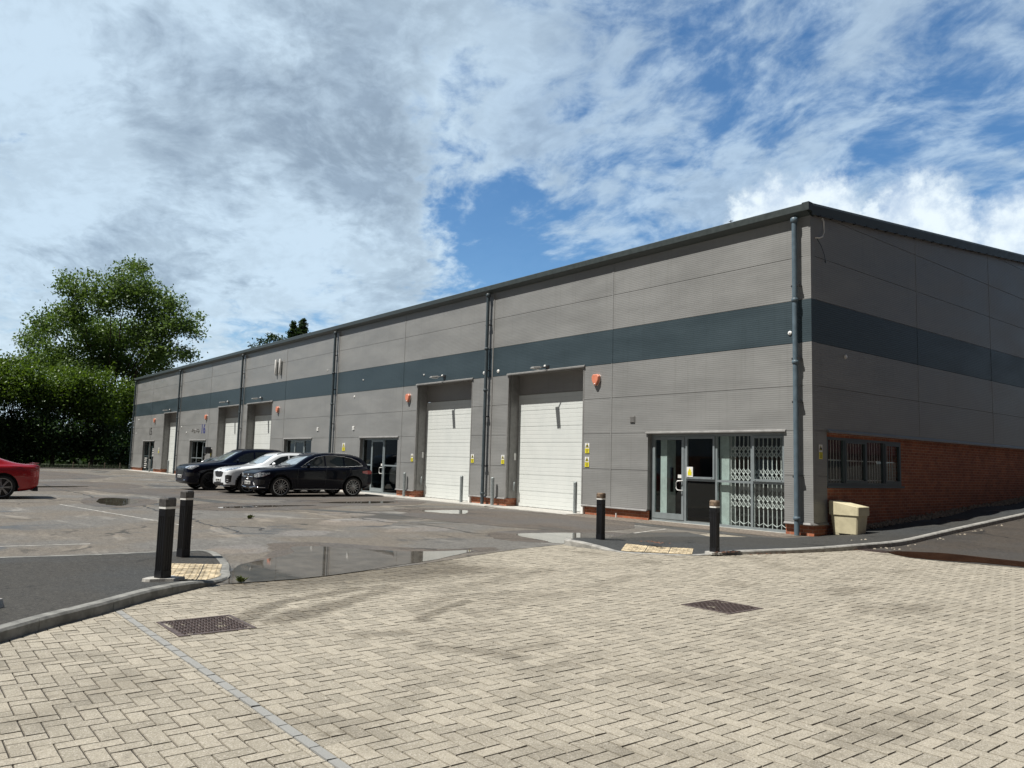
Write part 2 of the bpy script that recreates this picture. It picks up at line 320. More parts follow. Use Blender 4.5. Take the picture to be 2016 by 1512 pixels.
def leaf_mat(name, c1, c2):
    m, t, b = new_mat(name); t.n.remove(b); out = t.n['Material Output']
    at = t.node('ShaderNodeAttribute', attribute_name='leafc'); sp = t.node('ShaderNodeSeparateXYZ', {0: at.outputs['Vector']})
    c = t.mix(sp.outputs[0], c1, c2)
    c = t.mix(t.math('MULTIPLY', sp.outputs[1], .5), c, tuple(x*1.6 for x in c2))
    d = t.node('ShaderNodeBsdfDiffuse', {'Color': c}); tl = t.node('ShaderNodeBsdfTranslucent', {'Color': t.mix(.5, c, (c2[0]*1.5, c2[1]*1.6, c2[2]*.5))})
    gl = t.node('ShaderNodeBsdfGlossy', {'Color': (.5, .55, .5), 'Roughness': .45})
    mx = t.node('ShaderNodeMixShader', {0: .38, 1: d.outputs[0], 2: tl.outputs[0]})
    mx2 = t.node('ShaderNodeMixShader', {0: .06, 1: mx.outputs[0], 2: gl.outputs[0]}); t.l.new(mx2.outputs[0], out.inputs[0])
    return m
def paint(name, colr, metal=.2, rough=.28, coat=1.0, spec=.5):
    m, t, b = new_mat(name); co = objco(t)
    t.set(b.inputs['Base Color'], t.mix(t.ramp(t.noise(co, 3, 5), .3, .7), colr, tuple(x*1.12 for x in colr)))
    b.inputs['Roughness'].default_value = rough; b.inputs['Metallic'].default_value = metal
    b.inputs['Coat Weight'].default_value = coat; b.inputs['Coat Roughness'].default_value = .03; b.inputs['Specular IOR Level'].default_value = spec
    return m
def door_mat():
    m, t, b = new_mat('white_door_panel'); co = objco(t); sp = t.node('ShaderNodeSeparateXYZ', {0: co})
    tri = t.math('PINGPONG', sp.outputs[2], .0665)
    h = t.ramp(tri, .002, .008, 0, 1)
    bp = t.node('ShaderNodeBump', {'Strength': 1.0, 'Distance': .004, 'Height': h}); t.l.new(bp.outputs[0], b.inputs['Normal'])
    n = t.noise(t.mapping(co, (1, 1, .5)), 2.2, 6, .65)
    c = t.mix(t.ramp(n, .35, .72, 0, .35), (.70, .73, .71), (.56, .60, .59))
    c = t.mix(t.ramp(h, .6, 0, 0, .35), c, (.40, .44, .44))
    low = t.ramp(t.math('ADD', sp.outputs[2], t.math('MULTIPLY', t.noise(co, 9, 6, .7), .22)), .17, .10)
    c = t.mix(t.math('MULTIPLY', low, .8), c, (.16, .14, .12))
    t.set(b.inputs['Base Color'], c); b.inputs['Roughness'].default_value = .45
    return m

M = dict(
    clad=cladding('grey_cladding', (.280, .284, .280)),
    band=cladding('blue_grey_cladding', (.052, .076, .090)),
    dark_clad=cladding('grey_header_panel', (.27, .262, .25)),
    trim=simple('grey_trim', (.22, .218, .212), .4),
    eave=simple('dark_green_grey_eave', (.050, .062, .062), .42),
    roof=simple('roof_sheet', (.16, .17, .17), .5),
    pipe=simple('blue_grey_pipe', (.105, .150, .185), .42),
    pipe_d=simple('slate_pipe', (.060, .080, .092), .42),
    brick=brick_mat(), door=door_mat(),
    alu=simple('grey_green_aluminium', (.30, .345, .36), .36, .35, .06),
    alu_d=simple('slate_window_frame', (.075, .105, .118), .4, .2, .06),
    glass=glass_mat('window_glass', (.88, .91, .905)), glass_d=glass_mat('tinted_glass', (.42, .50, .50)),
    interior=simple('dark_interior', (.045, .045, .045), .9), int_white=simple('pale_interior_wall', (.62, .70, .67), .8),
    int_floor=simple('interior_floor', (.15, .14, .13), .7),
    white=simple('white_metal', (.78, .79, .78), .4), white_p=simple('white_plastic', (.80, .80, .78), .35),
    grille=simple('white_lattice', (.90, .90, .88), .45), black=simple('black_plastic', (.006, .007, .010), .42, var=.25, bump=.001, bscale=60),
    black_m=simple('black_metal', (.02, .02, .022), .4), galv=simple('galvanised_steel', (.30, .335, .34), .45, .35, .25, 24),
    orange=simple('salmon_plastic', (.70, .25, .155), .4), orange_d=simple('deep_orange_plastic', (.55, .11, .05), .4),
    yellow=simple('yellow_print', (.82, .72, .03), .45), ink=simple('black_print', (.02, .02, .02), .5), blue_ink=simple('blue_print', (.012, .022, .20), .45),
    sign_w=simple('white_print', (.82, .82, .80), .4),
    asph=asphalt('car_park_asphalt', .112, (1.0, .96, .88), .75, 0, .75), asph2=asphalt('island_asphalt', .036, (.97, 1.0, .97), .25, 3, .12, spk=.75),
    asph3=asphalt('side_pavement_asphalt', .036, (.93, 1.0, 1.02), .75, 5, .15), asph4=asphalt('ramp_asphalt', .044, (1.0, .90, .80), .2, 8, .2, spk=.7),
    damp=asphalt('damp_asphalt', .080, (1.0, .925, .86), .55, 4, .3), dry=asphalt('dry_asphalt', .142, (1.0, .95, .89), 0, 6, .5), crack=simple('dark_crack', (.030, .027, .024), .5, 0, .3, 8), asph_patch=asphalt('dark_repair_asphalt', .060, (.97, 1, .98), .4, 2, .1), sett=simple('brown_apron', (.16, .135, .11), .85, 0, .45, 16, .01, 40),
    kerb_d=simple('weathered_kerb', (.20, .20, .185), .85, 0, .35, 7, .004, 120), kerb=simple('concrete_kerb', (.30, .295, .275), .85, 0, .28, 7, .004, 120), conc=simple('pale_concrete', (.42, .41, .38), .85, 0, .2, 5, .003, 90),
    joint=simple('joint_sand', (.030, .026, .021), .95, 0, .3, 20), pave=paving_mat(), water=water_mat(), water2=water_mat('brown_puddle', (.040, .022, .013), .07),
    buff=simple('buff_tactile', (.42, .35, .235), .85, 0, .55, 9, .003, 120), iron=simple('rusty_iron', (.115, .088, .080), .6, .4, .4, 30, .002, 90),
    earth=simple('ground_earth', (.09, .085, .06), .95, 0, .3, .6), grass=simple('verge_grass', (.026, .038, .015), .95, 0, .35, 3),
    bark=simple('tree_bark', (.085, .068, .052), .95, 0, .3, 9, .02, 14), cream=simple('cream_plastic', (.64, .585, .40), .5, 0, .10, 5, .002, 50),
    gravel=simple('gravel_stone', (.36, .32, .26), .9, 0, .5, 25), line=simple('worn_white_paint', (.42, .41, .38), .8, 0, .3, 6),
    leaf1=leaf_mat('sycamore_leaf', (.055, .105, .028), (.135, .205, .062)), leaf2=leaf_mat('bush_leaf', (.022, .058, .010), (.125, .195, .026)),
    leaf3=leaf_mat('conifer_and_shaded_shrub_leaf', (.014, .034, .012), (.038, .070, .024)), wood=simple('weathered_wood', (.12, .10, .075), .85),
)

def resample(pts, step):
    out = []
    for i in range(len(pts)-1):
        a, b_ = Vector(pts[i]), Vector(pts[i+1]); n = max(1, round((b_-a).length/step))
        out += [a.lerp(b_, k/n) for k in range(n)]
    out.append(Vector(pts[-1])); return out
def smooth_line(pts, n=5):
    P = [Vector(p) for p in pts]; out = []
    for i in range(len(P)-1):
        p0, p1, p2, p3 = P[max(i-1, 0)], P[i], P[i+1], P[min(i+2, len(P)-1)]
        for k in range(n):
            t = k/n; out.append(.5*((2*p1)+(p2-p0)*t+(2*p0-5*p1+4*p2-p3)*t*t+(-p0+3*p1-3*p2+p3)*t**3))
    out.append(P[-1]); return out
# ------------------------------------------------------------------ ground
def H(y): return max(0.0, 0.058*(y-0.3))
g = MB(); g.add([(-900, -700, -.06), (700, -700, -.06), (700, 900, -.06), (-900, 900, -.06)], [(0, 1, 2, 3)])
tag(g.build('ground', M['earth']), kind='structure')

HDR, BAY0, BAY1 = 1.42, -14.497, -14.432
def blocks():
    wdt = 0.098; X0, X1, Y0, Y1 = -1.7, 16.0, -21.0, -1.25; rects = []
    for side in (0, 1):
        xa, xb = (X0, HDR-.10) if side == 0 else (HDR, X1); ox = 0.0 if side else .043
        ni = int((xb-xa)/wdt)+4; nj = int((Y1-Y0)/wdt)+4
        for i in range(-2, ni):
            for j in range(-2, nj):
                k = (i-j) % 4
                if k == 0: r = [i, i+2, j, j+1]
                elif k == 3: r = [i, i+1, j, j+2]
                else: continue
                a, b_, c_, d_ = xa+ox+r[0]*wdt, xa+ox+r[1]*wdt, Y0+r[2]*wdt, Y0+r[3]*wdt
                a = max(a, xa); b_ = min(b_, xb); c_ = max(c_, Y0); d_ = min(d_, Y1)
                if b_-a < .02 or d_-c_ < .02: continue
                if side and c_ < BAY1 and d_ > BAY0 and a < 9.2:
                    if c_ < BAY0-.02: rects.append((a, b_, c_, BAY0, 0))
                    if d_ > BAY1+.02: rects.append((a, b_, BAY1, d_, 0))
                else: rects.append((a, b_, c_, d_, 0))
    y = Y0
    while y < Y1: rects.append((HDR-.10, HDR, y, y+.2, 0)); y += .2
    x = HDR
    while x < 9.2: rects.append((x, x+.2, BAY0, BAY1, 1)); x += .2
    A = np.array(rects); n = len(A); gp = .0034
    a, b_, c_, d_ = A[:, 0]+gp, A[:, 1]-gp, A[:, 2]+gp, A[:, 3]-gp; e = .0020
    z = rng.uniform(-.0015, .0012, n); tx = rng.normal(0, .0009, (n, 4))
    V = np.zeros((n, 8, 3))
    for q, (xx, yy) in enumerate(((a+e, c_+e), (b_-e, c_+e), (b_-e, d_-e), (a+e, d_-e))): V[:, q, 0] = xx; V[:, q, 1] = yy; V[:, q, 2] = z+tx[:, q]
    for q, (xx, yy) in enumerate(((a, c_), (b_, c_), (b_, d_), (a, d_))): V[:, 4+q, 0] = xx; V[:, 4+q, 1] = yy; V[:, 4+q, 2] = -.011
    base = (np.arange(n)*8)[:, None, None]
    Fq = np.array([[0, 1, 2, 3], [4, 5, 1, 0], [5, 6, 2, 1], [6, 7, 3, 2], [7, 4, 0, 3]])[None]+base
    me = bpy.data.meshes.new('block_paving'); me.from_pydata(V.reshape(-1, 3).tolist(), [], Fq.reshape(-1, 4).tolist())
    at = me.attributes.new('blk', 'FLOAT_VECTOR', 'POINT'); r = np.zeros((n, 8, 3)); r[:, :, 0] = rng.random(n)[:, None]; r[:, :, 1] = A[:, 4][:, None]
    at.data.foreach_set('vector', r.reshape(-1)); me.materials.append(M['pave'])
    o = bpy.data.objects.new('block_paving', me); col.objects.link(o); tag(o, kind='structure')
    j = MB(); j.add([(X0, Y0, -.0075), (X1, Y0, -.0075), (X1, Y1, -.0075), (X0, Y1, -.0075)], [(0, 1, 2, 3)]); tag(j.build('paving_bed', M['joint']), kind='structure')
blocks()

def sheet(name, pts, mat, z=.004, jag=0.0, seg=.3, kind='structure'):
    """flat polygon with a slightly uneven outline"""
    out = []; rr = random.Random(hash(name) % 99 if False else len(pts))
    for i, p in enumerate(pts):
        q = pts[(i+1) % len(pts)]; L = math.dist(p, q); n = max(1, int(L/seg)) if jag else 1
        for k in range(n):
            tt = k/n; nx, ny = -(q[1]-p[1])/L, (q[0]-p[0])/L; jj = rr.uniform(-jag, jag)
            out.append((p[0]+(q[0]-p[0])*tt+nx*jj, p[1]+(q[1]-p[1])*tt+ny*jj))
    vs, ed, fs, *_ = delaunay_2d_cdt([Vector(p) for p in out], [], [list(range(len(out)))], 1, 1e-5)
    m = MB(); m.add([(v.x, v.y, z) for v in vs], [tuple(f) for f in fs])
    o = m.build(name, mat, fix=False)
    if o.data.polygons and o.data.polygons[0].normal.z < 0: o.data.flip_normals()
    tag(o, kind=kind); return o
EDGE = [(0.20, -30), (.3, -14.6), (.41, -13.04), (.24, -12.37), (.19, -11.75), (.12, -10.98), (-.14, -10), (-.52, -9), (-.99, -7.7), (-1.21, -6.43), (-1.45, -5.5), (-1.55, -1.25), (0.6, -1.2), (.6, .2), (-61.4, .2), (-61.4, -70), (0.2, -70)]
sheet('car_park_asphalt', EDGE, M['asph'], .004, .012, .25)
# side ramp road
def ramp_sheet(name, x0, x1, y0, y1, mat, off=.004, nx=8, ny=40, fx=None, kind='structure'):
    m = MB(); V = []
    for j in range(ny+1):
        y = y0+(y1-y0)*j/ny
        for i in range(nx+1):
            x = x0+(x1-x0)*i/nx; yy = y
            if fx: x, yy = fx(i/nx, j/ny, x, y)
            V.append((x, yy, H(yy)+off))
    m.add(V, [(j*(nx+1)+i, j*(nx+1)+i+1, (j+1)*(nx+1)+i+1, (j+1)*(nx+1)+i) for j in range(ny) for i in range(nx)], smooth=True)
    return tag(m.build(name, mat), kind=kind)
def redge(x): return -1.45-.75*max(0, min(1, (x-2.2)/.8))+ .42*max(0, min(1, (x-3.4)/1.6)) if x < 6 else -1.75
ramp_sheet('side_road', 1.80, 40, -2.3, 60, M['asph4'], .004, 60, 60, lambda u, v, x, y: (1.8+38.2*u**2, redge(1.8+38.2*u**2)*(1-v)**8 + y*(1-(1-v)**8)))
def blob_poly(name, pts, mat, z, n=6, jit=.04):
    out = []; L = len(pts)
    for i in range(L):
        p0, p1, p2, p3 = [Vector(pts[(i+k-1) % L]) for k in range(4)]
        for k in range(n):
            t = k/n
            q = .5*((2*p1)+(p2-p0)*t+(2*p0-5*p1+4*p2-p3)*t*t+(-p0+3*p1-3*p2+p3)*t**3)
            out.append((q.x+random.uniform(-jit, jit), q.y+random.uniform(-jit, jit)))
    vs, ed, fs, *_ = delaunay_2d_cdt([Vector(p) for p in out], [], [list(range(len(out)))], 1, 1e-5)
    m = MB(); m.add([(v.x, v.y, z) for v in vs], [tuple(f) for f in fs]); o = m.build(name, mat, fix=False)
    if o.data.polygons[0].normal.z < 0: o.data.flip_normals()
    return tag(o, kind='structure')
blob_poly('puddle', [(.30, -13.15), (-.5, -12.75), (-1.05, -12.45), (-1.45, -11.95), (-2.0, -11.3), (-2.75, -10.99), (-2.6, -10.48), (-1.68, -9.87), (-1.25, -9.21), (-1.15, -8.51), (-.95, -8.75), (-.4, -9.74), (-.16, -10.38), (.24, -11.43), (.40, -12.14), (.42, -12.7)], M['water'], .0092, 5, .012)
blob_poly('puddle', [(-3.04, -6.08), (-3.12, -5.39), (-2.78, -4.54), (-2.1, -4.2), (-1.5, -5.2), (-1.28, -6.4), (-1.9, -6.35)], M['water'], .0092, 5, .02)
blob_poly('puddle', [(-16.9, -11.1), (-17.9, -10.56), (-16.9, -10.05), (-15.4, -10.3), (-14.2, -10.9), (-13.9, -11.2), (-15, -11.35)], M['water'], .0092, 5, .05)
blob_poly('puddle', [(-10.0, -3.9), (-9.8, -2.6), (-9.2, -2.8), (-8.5, -3.6), (-9.1, -4.0)], M['water'], .0092, 5, .05)
blob_poly('puddle', [(-14.4, -4.9), (-14.6, -3.0), (-14.2, -2.2), (-13.6, -3.2), (-13.9, -4.8)], M['water'], .0092, 5, .08)
blob_poly('puddle', [(-12.6, -8.9), (-13.2, -7.6), (-12.9, -5.8), (-12.5, -7.2), (-12.3, -8.6)], M['water'], .0092, 5, .06)
blob_poly('puddle', [(-26, -14), (-27, -11), (-26.6, -9.5), (-25.8, -11), (-25.4, -13.5)], M['water'], .0092, 5, .08)
blob_poly('puddle', [(2.3, -1.52), (2.6, -1.1), (3.1, -.75), (3.9, -.8), (4.8, -.85), (6, -.6), (7.6, -.5), (7.4, -1.6), (5.6, -1.65), (4.2, -1.75), (3.6, -2.05), (3.0, -2.1)], M['water2'], .0095, 5, .02)
def grow(pts, k):
    cx = sum(p[0] for p in pts)/len(pts); cy = sum(p[1] for p in pts)/len(pts); rr = random.Random(len(pts)); out = []
    for p in pts:
        dx, dy = p[0]-cx, p[1]-cy; L = math.hypot(dx, dy); q = k*rr.uniform(.5, 1.6); out.append((p[0]+dx/L*q, p[1]+dy/L*q))
    return out
dz = .0062
for P_, k_ in (([(-1.0, -12.3), (-1.6, -11.8), (-2.4, -11.3), (-3.3, -11.1), (-3.2, -10.3), (-2.0, -9.5), (-1.5, -8.9), (-1.4, -8.2), (-1.05, -8.3), (-.9, -9.2), (-.6, -10.4), (-.5, -11.4)], .12), ([(-3.5, -6.2), (-3.7, -5.3), (-3.3, -4.2), (-2.2, -3.7), (-1.5, -5.0), (-1.6, -6.3), (-2.4, -6.9)], .15),
               ([(-17.2, -11.3), (-18.4, -10.56), (-17, -9.7), (-15, -10.0), (-13.6, -10.9), (-13.3, -11.4), (-15, -11.7)], .2), ([(-10.6, -4.2), (-10.4, -2.2), (-9.2, -1.9), (-7.9, -3.4), (-8.9, -4.5)], .2),
               ([(-15.2, -5.6), (-15.4, -2.6), (-14.3, -1.5), (-13.0, -3.0), (-13.2, -5.3)], .3), ([(-13.4, -9.6), (-14.2, -7.6), (-13.4, -5.0), (-11.9, -6.8), (-11.6, -9.0)], .3), ([(-24, -9.0), (-23, -2.5), (-17, -1.5), (-15.6, -3.5), (-17.2, -7.4), (-20, -8.6)], .5),
               ([(-8.5, -5.0), (-9.5, -1.6), (-5.5, -1.2), (-3.6, -3.0), (-4.6, -4.6)], .4), ([(-30, -16), (-32, -9), (-27, -8), (-23.6, -11), (-24, -15)], .5), ([(-50, -16), (-52, -8), (-40, -7), (-36, -12), (-40, -16)], .8)):
    blob_poly('damp_patch', grow(P_, k_), M['damp'], dz, 7, .05); dz += .00022
dy = .0050
for P_ in ([(-6.6, -8.6), (-7.6, -7.9), (-7.9, -6.9), (-6.9, -6.8), (-6.0, -7.6)], [(-4.6, -8.2), (-5.2, -7.2), (-4.9, -6.4), (-4.3, -7.1)], [(-9.4, -7.4), (-10.4, -6.2), (-9.9, -5.5), (-8.8, -6.3)], [(-5.9, -4.9), (-6.9, -4.2), (-6.3, -3.6), (-5.3, -4.2)], [(-2.6, -12.35), (-3.3, -11.9), (-3.2, -11.4), (-2.3, -11.7)], [(-4.8, -10.4), (-5.4, -9.7), (-5.0, -9.3), (-4.3, -9.9)]):
    blob_poly('dry_patch', grow(P_, .1), M['dry'], dy, 7, .07); dy += .00018
for k, C_ in enumerate(([(-35, -10.6), (-31.1, -10.68), (-24.8, -10.95), (-20.8, -10.81), (-17.8, -10.95)], [(-14.0, -10.5), (-12.3, -10.68), (-10.1, -10.74), (-8.9, -10.7), (-7.8, -10.85), (-6.5, -10.83), (-5.3, -10.88)], [(-10.9, -10.6), (-10.3, -10.36), (-10.42, -10.0)],
        [(-12.5, -8.8), (-11.6, -8.0), (-10.4, -7.3), (-9.5, -6.9), (-10.2, -5.3), (-10.5, -3.6)], [(-6.9, -10.75), (-6.3, -10.2), (-5.7, -10.4)], [(-15.8, -5.6), (-14.3, -5.26), (-13.6, -4.5), (-14.4, -3.1)], [(-35.05, -7.57), (-33, -6.58), (-35.8, -3.91)],
        [(-8.4, -7.0), (-6.7, -7.0), (-5.5, -6.5), (-3.7, -6.7), (-3.2, -6.3)], [(-46.4, -9.0), (-42.6, -7.96), (-43.3, -6.2)], [(-22, -9.3), (-18, -8.2), (-13, -7.6)])):
    P_ = smooth_line([(*p, 0) for p in C_], 8); wd_ = [max(.006, (.028 if k < 9 else .05)*random.uniform(.2, 1.5)) for _ in P_]; m = MB(); V = []
    for i in range(len(P_)):
        d_ = P_[min(i+1, len(P_)-1)]-P_[max(i-1, 0)]; d_.normalize(); n_ = Vector((-d_.y, d_.x, 0)); j_ = n_*random.uniform(-.05, .05); V += [P_[i]+j_+n_*wd_[i], P_[i]+j_-n_*wd_[i]]
    m.add([(v.x, v.y, .0086) for v in V], [(2*i, 2*i+1, 2*i+3, 2*i+2) for i in range(len(P_)-1)]); o_ = m.build('asphalt_crack', M['crack'], fix=False)
    if o_.data.polygons[0].normal.z < 0: o_.data.flip_normals()
    tag(o_, kind='structure')
# worn white bay lines, repair patches
def strip(name, p, q, wd, mat, z=.0075):
    a, b_ = Vector(p), Vector(q); d = (b_-a).normalized(); nn = Vector((-d.y, d.x))*wd/2
    return sheet(name, [tuple(a-nn), tuple(b_-nn), tuple(b_+nn), tuple(a+nn)], mat, z, .012, .12)
strip('bay_line', (-6.9, -11.3), (-14.8, -12.4), .05, M['line'])
strip('bay_line', (-6.0, -2.1), (-3.4, -1.65), .07, M['line'])
strip('bay_line', (-2.3, -3.35), (-2.75, -1.75), .06, M['line'])
strip('bay_line', (-4.6, -14.9), (-4.45, -13.6), .05, M['line'])
strip('bay_line', (-8.6, -8.6), (-5.4, -5.2), .05, M['line'])
for xx in (-10.2, -7.6): strip('bay_line', (xx, -1.3), (xx-.1, -1.05), .08, M['line'])
sheet('repair_patch', [(-6.6, -1.45), (-.4, -1.55), (.55, -1.5), (.5, -1.05), (-6.6, -1.0)], M['asph_patch'], .0070, .02)
sheet('repair_patch', [(-2.4, -3.3), (-1.45, -5.3), (-.8, -4.6), (-1.0, -2.4), (-2.0, -1.9)], M['asph_patch'], .0068, .03)
sheet('repair_patch', [(-22, -9.3), (-22, -8.6), (-13, -7.4), (-7, -4.4), (-7, -5.0), (-13, -8.0)], M['asph_patch'], .0068, .05)
sheet('apron', [(-7.3, -.95), (-.25, -.95), (-.25, .1), (-7.3, .1)], M['sett'], .012, .03)
m = MB()
for a, b_ in ((-12.9, -11.2), (-24, -17.0), (-36, -27), (-48, -36), (-61, -48)): m.box(a, b_, -.75, .1, -.02, .030)
for a, b_ in ((-11.1, -7.3), (-17.0, -12.9)): m.box(a, b_, -.72, .55, -.02, .022)
tag(m.build('concrete_apron', M['conc']), kind='structure')

def kerb(name, pts, side, wd=.125, mat=None, stone=.9):
    """segmented kerb stones along pts (x,y,ztop); side=+1: body lies to the left of travel"""
    P = smooth_line(pts, 4); m = MB(); inner = []
    s = 0; nrm = []
    for i in range(len(P)):
        d = (P[min(i+1, len(P)-1)]-P[max(i-1, 0)]); d.z = 0; d.normalize(); nrm.append(Vector((-d.y, d.x, 0))*side)
    for i in range(len(P)): inner.append(P[i]+nrm[i]*wd)
    acc = 0; st = 0
    for i in range(len(P)-1):
        L = (P[i+1]-P[i]).length; acc += L; g0 = 0.0; g1 = 0.0
        if acc >= stone or i == len(P)-2: g1 = .006; acc = 0
        a, b_ = P[i], P[i].lerp(P[i+1], 1-g1/L); ia, ib = inner[i], inner[i].lerp(inner[i+1], 1-g1/L)
        zb = min(a.z, b_.z)-.2; ch = .022; na, nb = nrm[i], nrm[i+1]
        def sec(p, q, nv):
            hz = max(p.z, .006)
            return [Vector((p.x, p.y, H(p.y)-.12)), Vector((p.x+nv.x*.004, p.y+nv.y*.004, hz-ch*.9 if hz > .03 else hz-.004)), Vector((p.x+nv.x*ch, p.y+nv.y*ch, hz)), Vector((q.x, q.y, hz)), Vector((q.x, q.y, H(p.y)-.12))]
        A = sec(a, ia, na); B = sec(b_, ib, nb)
        m.add(A+B, [(0, 1, 6, 5), (1, 2, 7, 6), (2, 3, 8, 7), (3, 4, 9, 8), (0, 4, 3, 2, 1), (5, 6, 7, 8, 9)], smooth=False)
    tag(m.build(name, mat or M['kerb']), kind='structure'); return inner
def raised(name, boundary, mat, off=-.004, step=.45):
    B = [Vector(p) for p in boundary]; b2 = [Vector((p.x, p.y)) for p in B]
    xs = [p.x for p in B]; ys = [p.y for p in B]; pts = list(b2)
    def inside(x, y):
        c = False; n = len(B)
        for i in range(n):
            p, q = B[i], B[(i+1) % n]
            if (p.y > y) != (q.y > y) and x < (q.x-p.x)*(y-p.y)/(q.y-p.y)+p.x: c = not c
        return c
    x = min(xs)+step/2
    while x < max(xs):
        y = min(ys)+step/2
        while y < max(ys):
            if inside(x, y) and min((Vector((x, y))-q).length for q in b2) > step*.5: pts.append(Vector((x, y)))
            y += step
        x += step
    vs, ed, fs, *_ = delaunay_2d_cdt(pts, [], [list(range(len(b2)))], 1, 1e-5)
    def z(v):
        sw = sz = 0
        for p in B:
            d = (p.x-v.x)**2+(p.y-v.y)**2
            if d < 1e-8: return p.z
            wq = 1/d**1.5; sw += wq; sz += wq*p.z
        return sz/sw
    m = MB(); m.add([(v.x, v.y, z(v)+off) for v in vs], [tuple(f) for f in fs], smooth=True); o = m.build(name, mat, fix=False)
    if o.data.polygons[0].normal.z < 0: o.data.flip_normals()
    tag(o, kind='structure'); return z
# left island
KL = [(9.0, -22.6, .1), (5.0, -18.2, .1), (3.2, -16.4, .1), (2.31, -15.49, .1), (1.91, -15.09, .1), (1.53, -14.64, .1), (.99, -14.07, .1), (.60, -13.58, .085), (.34, -13.22, .045), (.0, -12.95, .03), (-.35, -12.82, .03), (-.97, -12.60, .035), (-1.56, -12.48, .06), (-2.05, -12.47, .09), (-2.24, -12.75, .1), (-2.27, -13.88, .1), (-2.45, -15.01, .1), (-2.8, -17, .1), (-3.4, -22.6, .1)]
inn = kerb('kerb', KL, 1, mat=M['kerb_d']); zL = raised('island_pavement', inn, M['asph2'], -.003)
# right pavement island and side footway
KR = [(-1.30, -6.30, .1), (-1.14, -6.48, .1), (-.76, -6.52, .1), (-.35, -6.47, .06), (.11, -6.42, .010), (.6, -6.12, .008), (1.03, -5.68, .010), (1.25, -5.09, .03), (1.31, -4.74, .06), (1.48, -4.24, .07), (1.76, -3.08, .08), (1.94, -1.63, .1), (1.96, -.45, .1), (1.90, .64, H(.64)+.1), (1.86, 3, H(3)+.1), (1.86, 10, H(10)+.11), (1.86, 20, H(20)+.11), (1.86, 40, H(40)+.11)]
inn2 = kerb('kerb', KR, 1)
bd = inn2 + [Vector((-.02, 40, H(40)+.01)), Vector((-.02, 20, H(20)+.01)), Vector((-.02, 10, H(10)+.01)), Vector((-.02, 5, H(5)+.01)), Vector((-.02, 2, H(2)+.01)), Vector((-.02, 0.1, .015)), Vector((-.05, -1.0, .018)), Vector((-.6, -1.75, .018)), Vector((-1.15, -2.9, .02)), Vector((-1.25, -4.7, .055)), Vector((-1.42, -5.9, .09))]
zR = raised('side_footway', bd, M['asph3'], -.003)
m = MB()     # gravel strip along the brick wall
for i in range(2600):
    y = random.uniform(1.3, 20); x = random.uniform(-.04, .05+.26*min(1, (y-1)/3)); s = random.uniform(.016, .044); z = H(y)+.02+random.uniform(0, .07)*(1-x/.34)
    a = random.uniform(0, 3); pts = [(x+s*math.cos(a+k*1.257)*random.uniform(.7, 1), y+s*math.sin(a+k*1.257)*random.uniform(.7, 1)) for k in range(5)]
    m.prism(pts, z-.02, z+s*.7, 0, .6)
tag(m.build('gravel', M['gravel'], fix=False), 'pale gravel strip along the foot of the brick side wall', 'gravel', kind='stuff')
m = MB(); spots = [(1.99, -1.0), (2.1, -.7), (2.3, -.9), (2.0, .2), (2.0, 1.5), (2.02, 2.6), (2.03, 3.4), (1.98, 4.8), (2.05, 7.2), (1.45, -.7), (3.9, 1.4)]
for i, (x, y) in enumerate(spots*3):
    x += random.uniform(-.08, .12)*(i > 10); y += random.uniform(-.3, .3)*(i > 10); s = random.uniform(.015, .035); z = H(y)+.006 if x > 1.97 else H(y)+.1
    pts = [(x+s*math.cos(k*1.05+i)*random.uniform(.6, 1.2), y+s*math.sin(k*1.05+i)*random.uniform(.6, 1.2)) for k in range(6)]
    m.prism(pts, z, z+s*.5, 0, .5)
tag(m.build('litter', M['gravel'], fix=False), 'scattered pale stones and litter in the gutter of the side road', 'litter', kind='stuff')

# tactile paving
def tactile(a, ux, vy, nu, nv, zf, label, ok=lambda x, y: True):
    """a corner, ux/vy unit vectors, slabs .4 m"""
    e = empty('tactile_paving', (a[0], a[1], 0)); tag(e, label, 'tactile paving', 'buff tactile paving at the dropped kerbs')
    for i in range(nu):
        for j in range(nv):
            m = MB(); o0 = Vector((0, 0)); S = .4; gp = .006
            def P(u, v, dz=0):
                p = ux*u+vy*v; return (p.x, p.y, zf(a[0]+p.x, a[1]+p.y)+.006+dz)
            u0, v0 = i*S+gp, j*S+gp; n = 4
            n = 20; g_ = [[P(u0+(S-2*gp)*k/n, v0+(S-2*gp)*l/n) for l in range(n+1)] for k in range(n+1)]
            m.add([q for r_ in g_ for q in r_], [(k*(n+1)+l, (k+1)*(n+1)+l, (k+1)*(n+1)+l+1, k*(n+1)+l+1) for k in range(n) for l in range(n) if ok(a[0]+g_[k][l][0], a[1]+g_[k][l][1])])
            for k in range(6):
                for l in range(6):
                    cu_, cv_ = u0+(k+.5)*(S-2*gp)/6, v0+(l+.5)*(S-2*gp)/6; ring = []; c0 = P(cu_, cv_)
                    if not ok(a[0]+c0[0], a[1]+c0[1]): continue
                    for r_, h in ((.0155, 0), (.010, .006)):
                        for q in range(6): ring.append(P(cu_+r_*math.cos(q*1.047), cv_+r_*math.sin(q*1.047), h))
                    m.add(ring, [(q, (q+1) % 6, 6+(q+1) % 6, 6+q) for q in range(6)]+[(6, 7, 8, 9, 10, 11)])
            if len(m.f) > 40: m.build('slab', M['buff'], e, fix=True)
u = Vector((.96, .70)).normalized(); v_ = Vector((-u.y, u.x))
class V2: pass
tactile((.07, -6.30), u, v_, 3, 2, lambda x, y: zR(Vector((x, y))), 'buff blister slabs at the dropped kerb between the two right black bollards')
u = Vector((.85, -.52)).normalized(); v_ = Vector((.52, .85)).normalized()
inL = [(p.x, p.y) for p in inn]
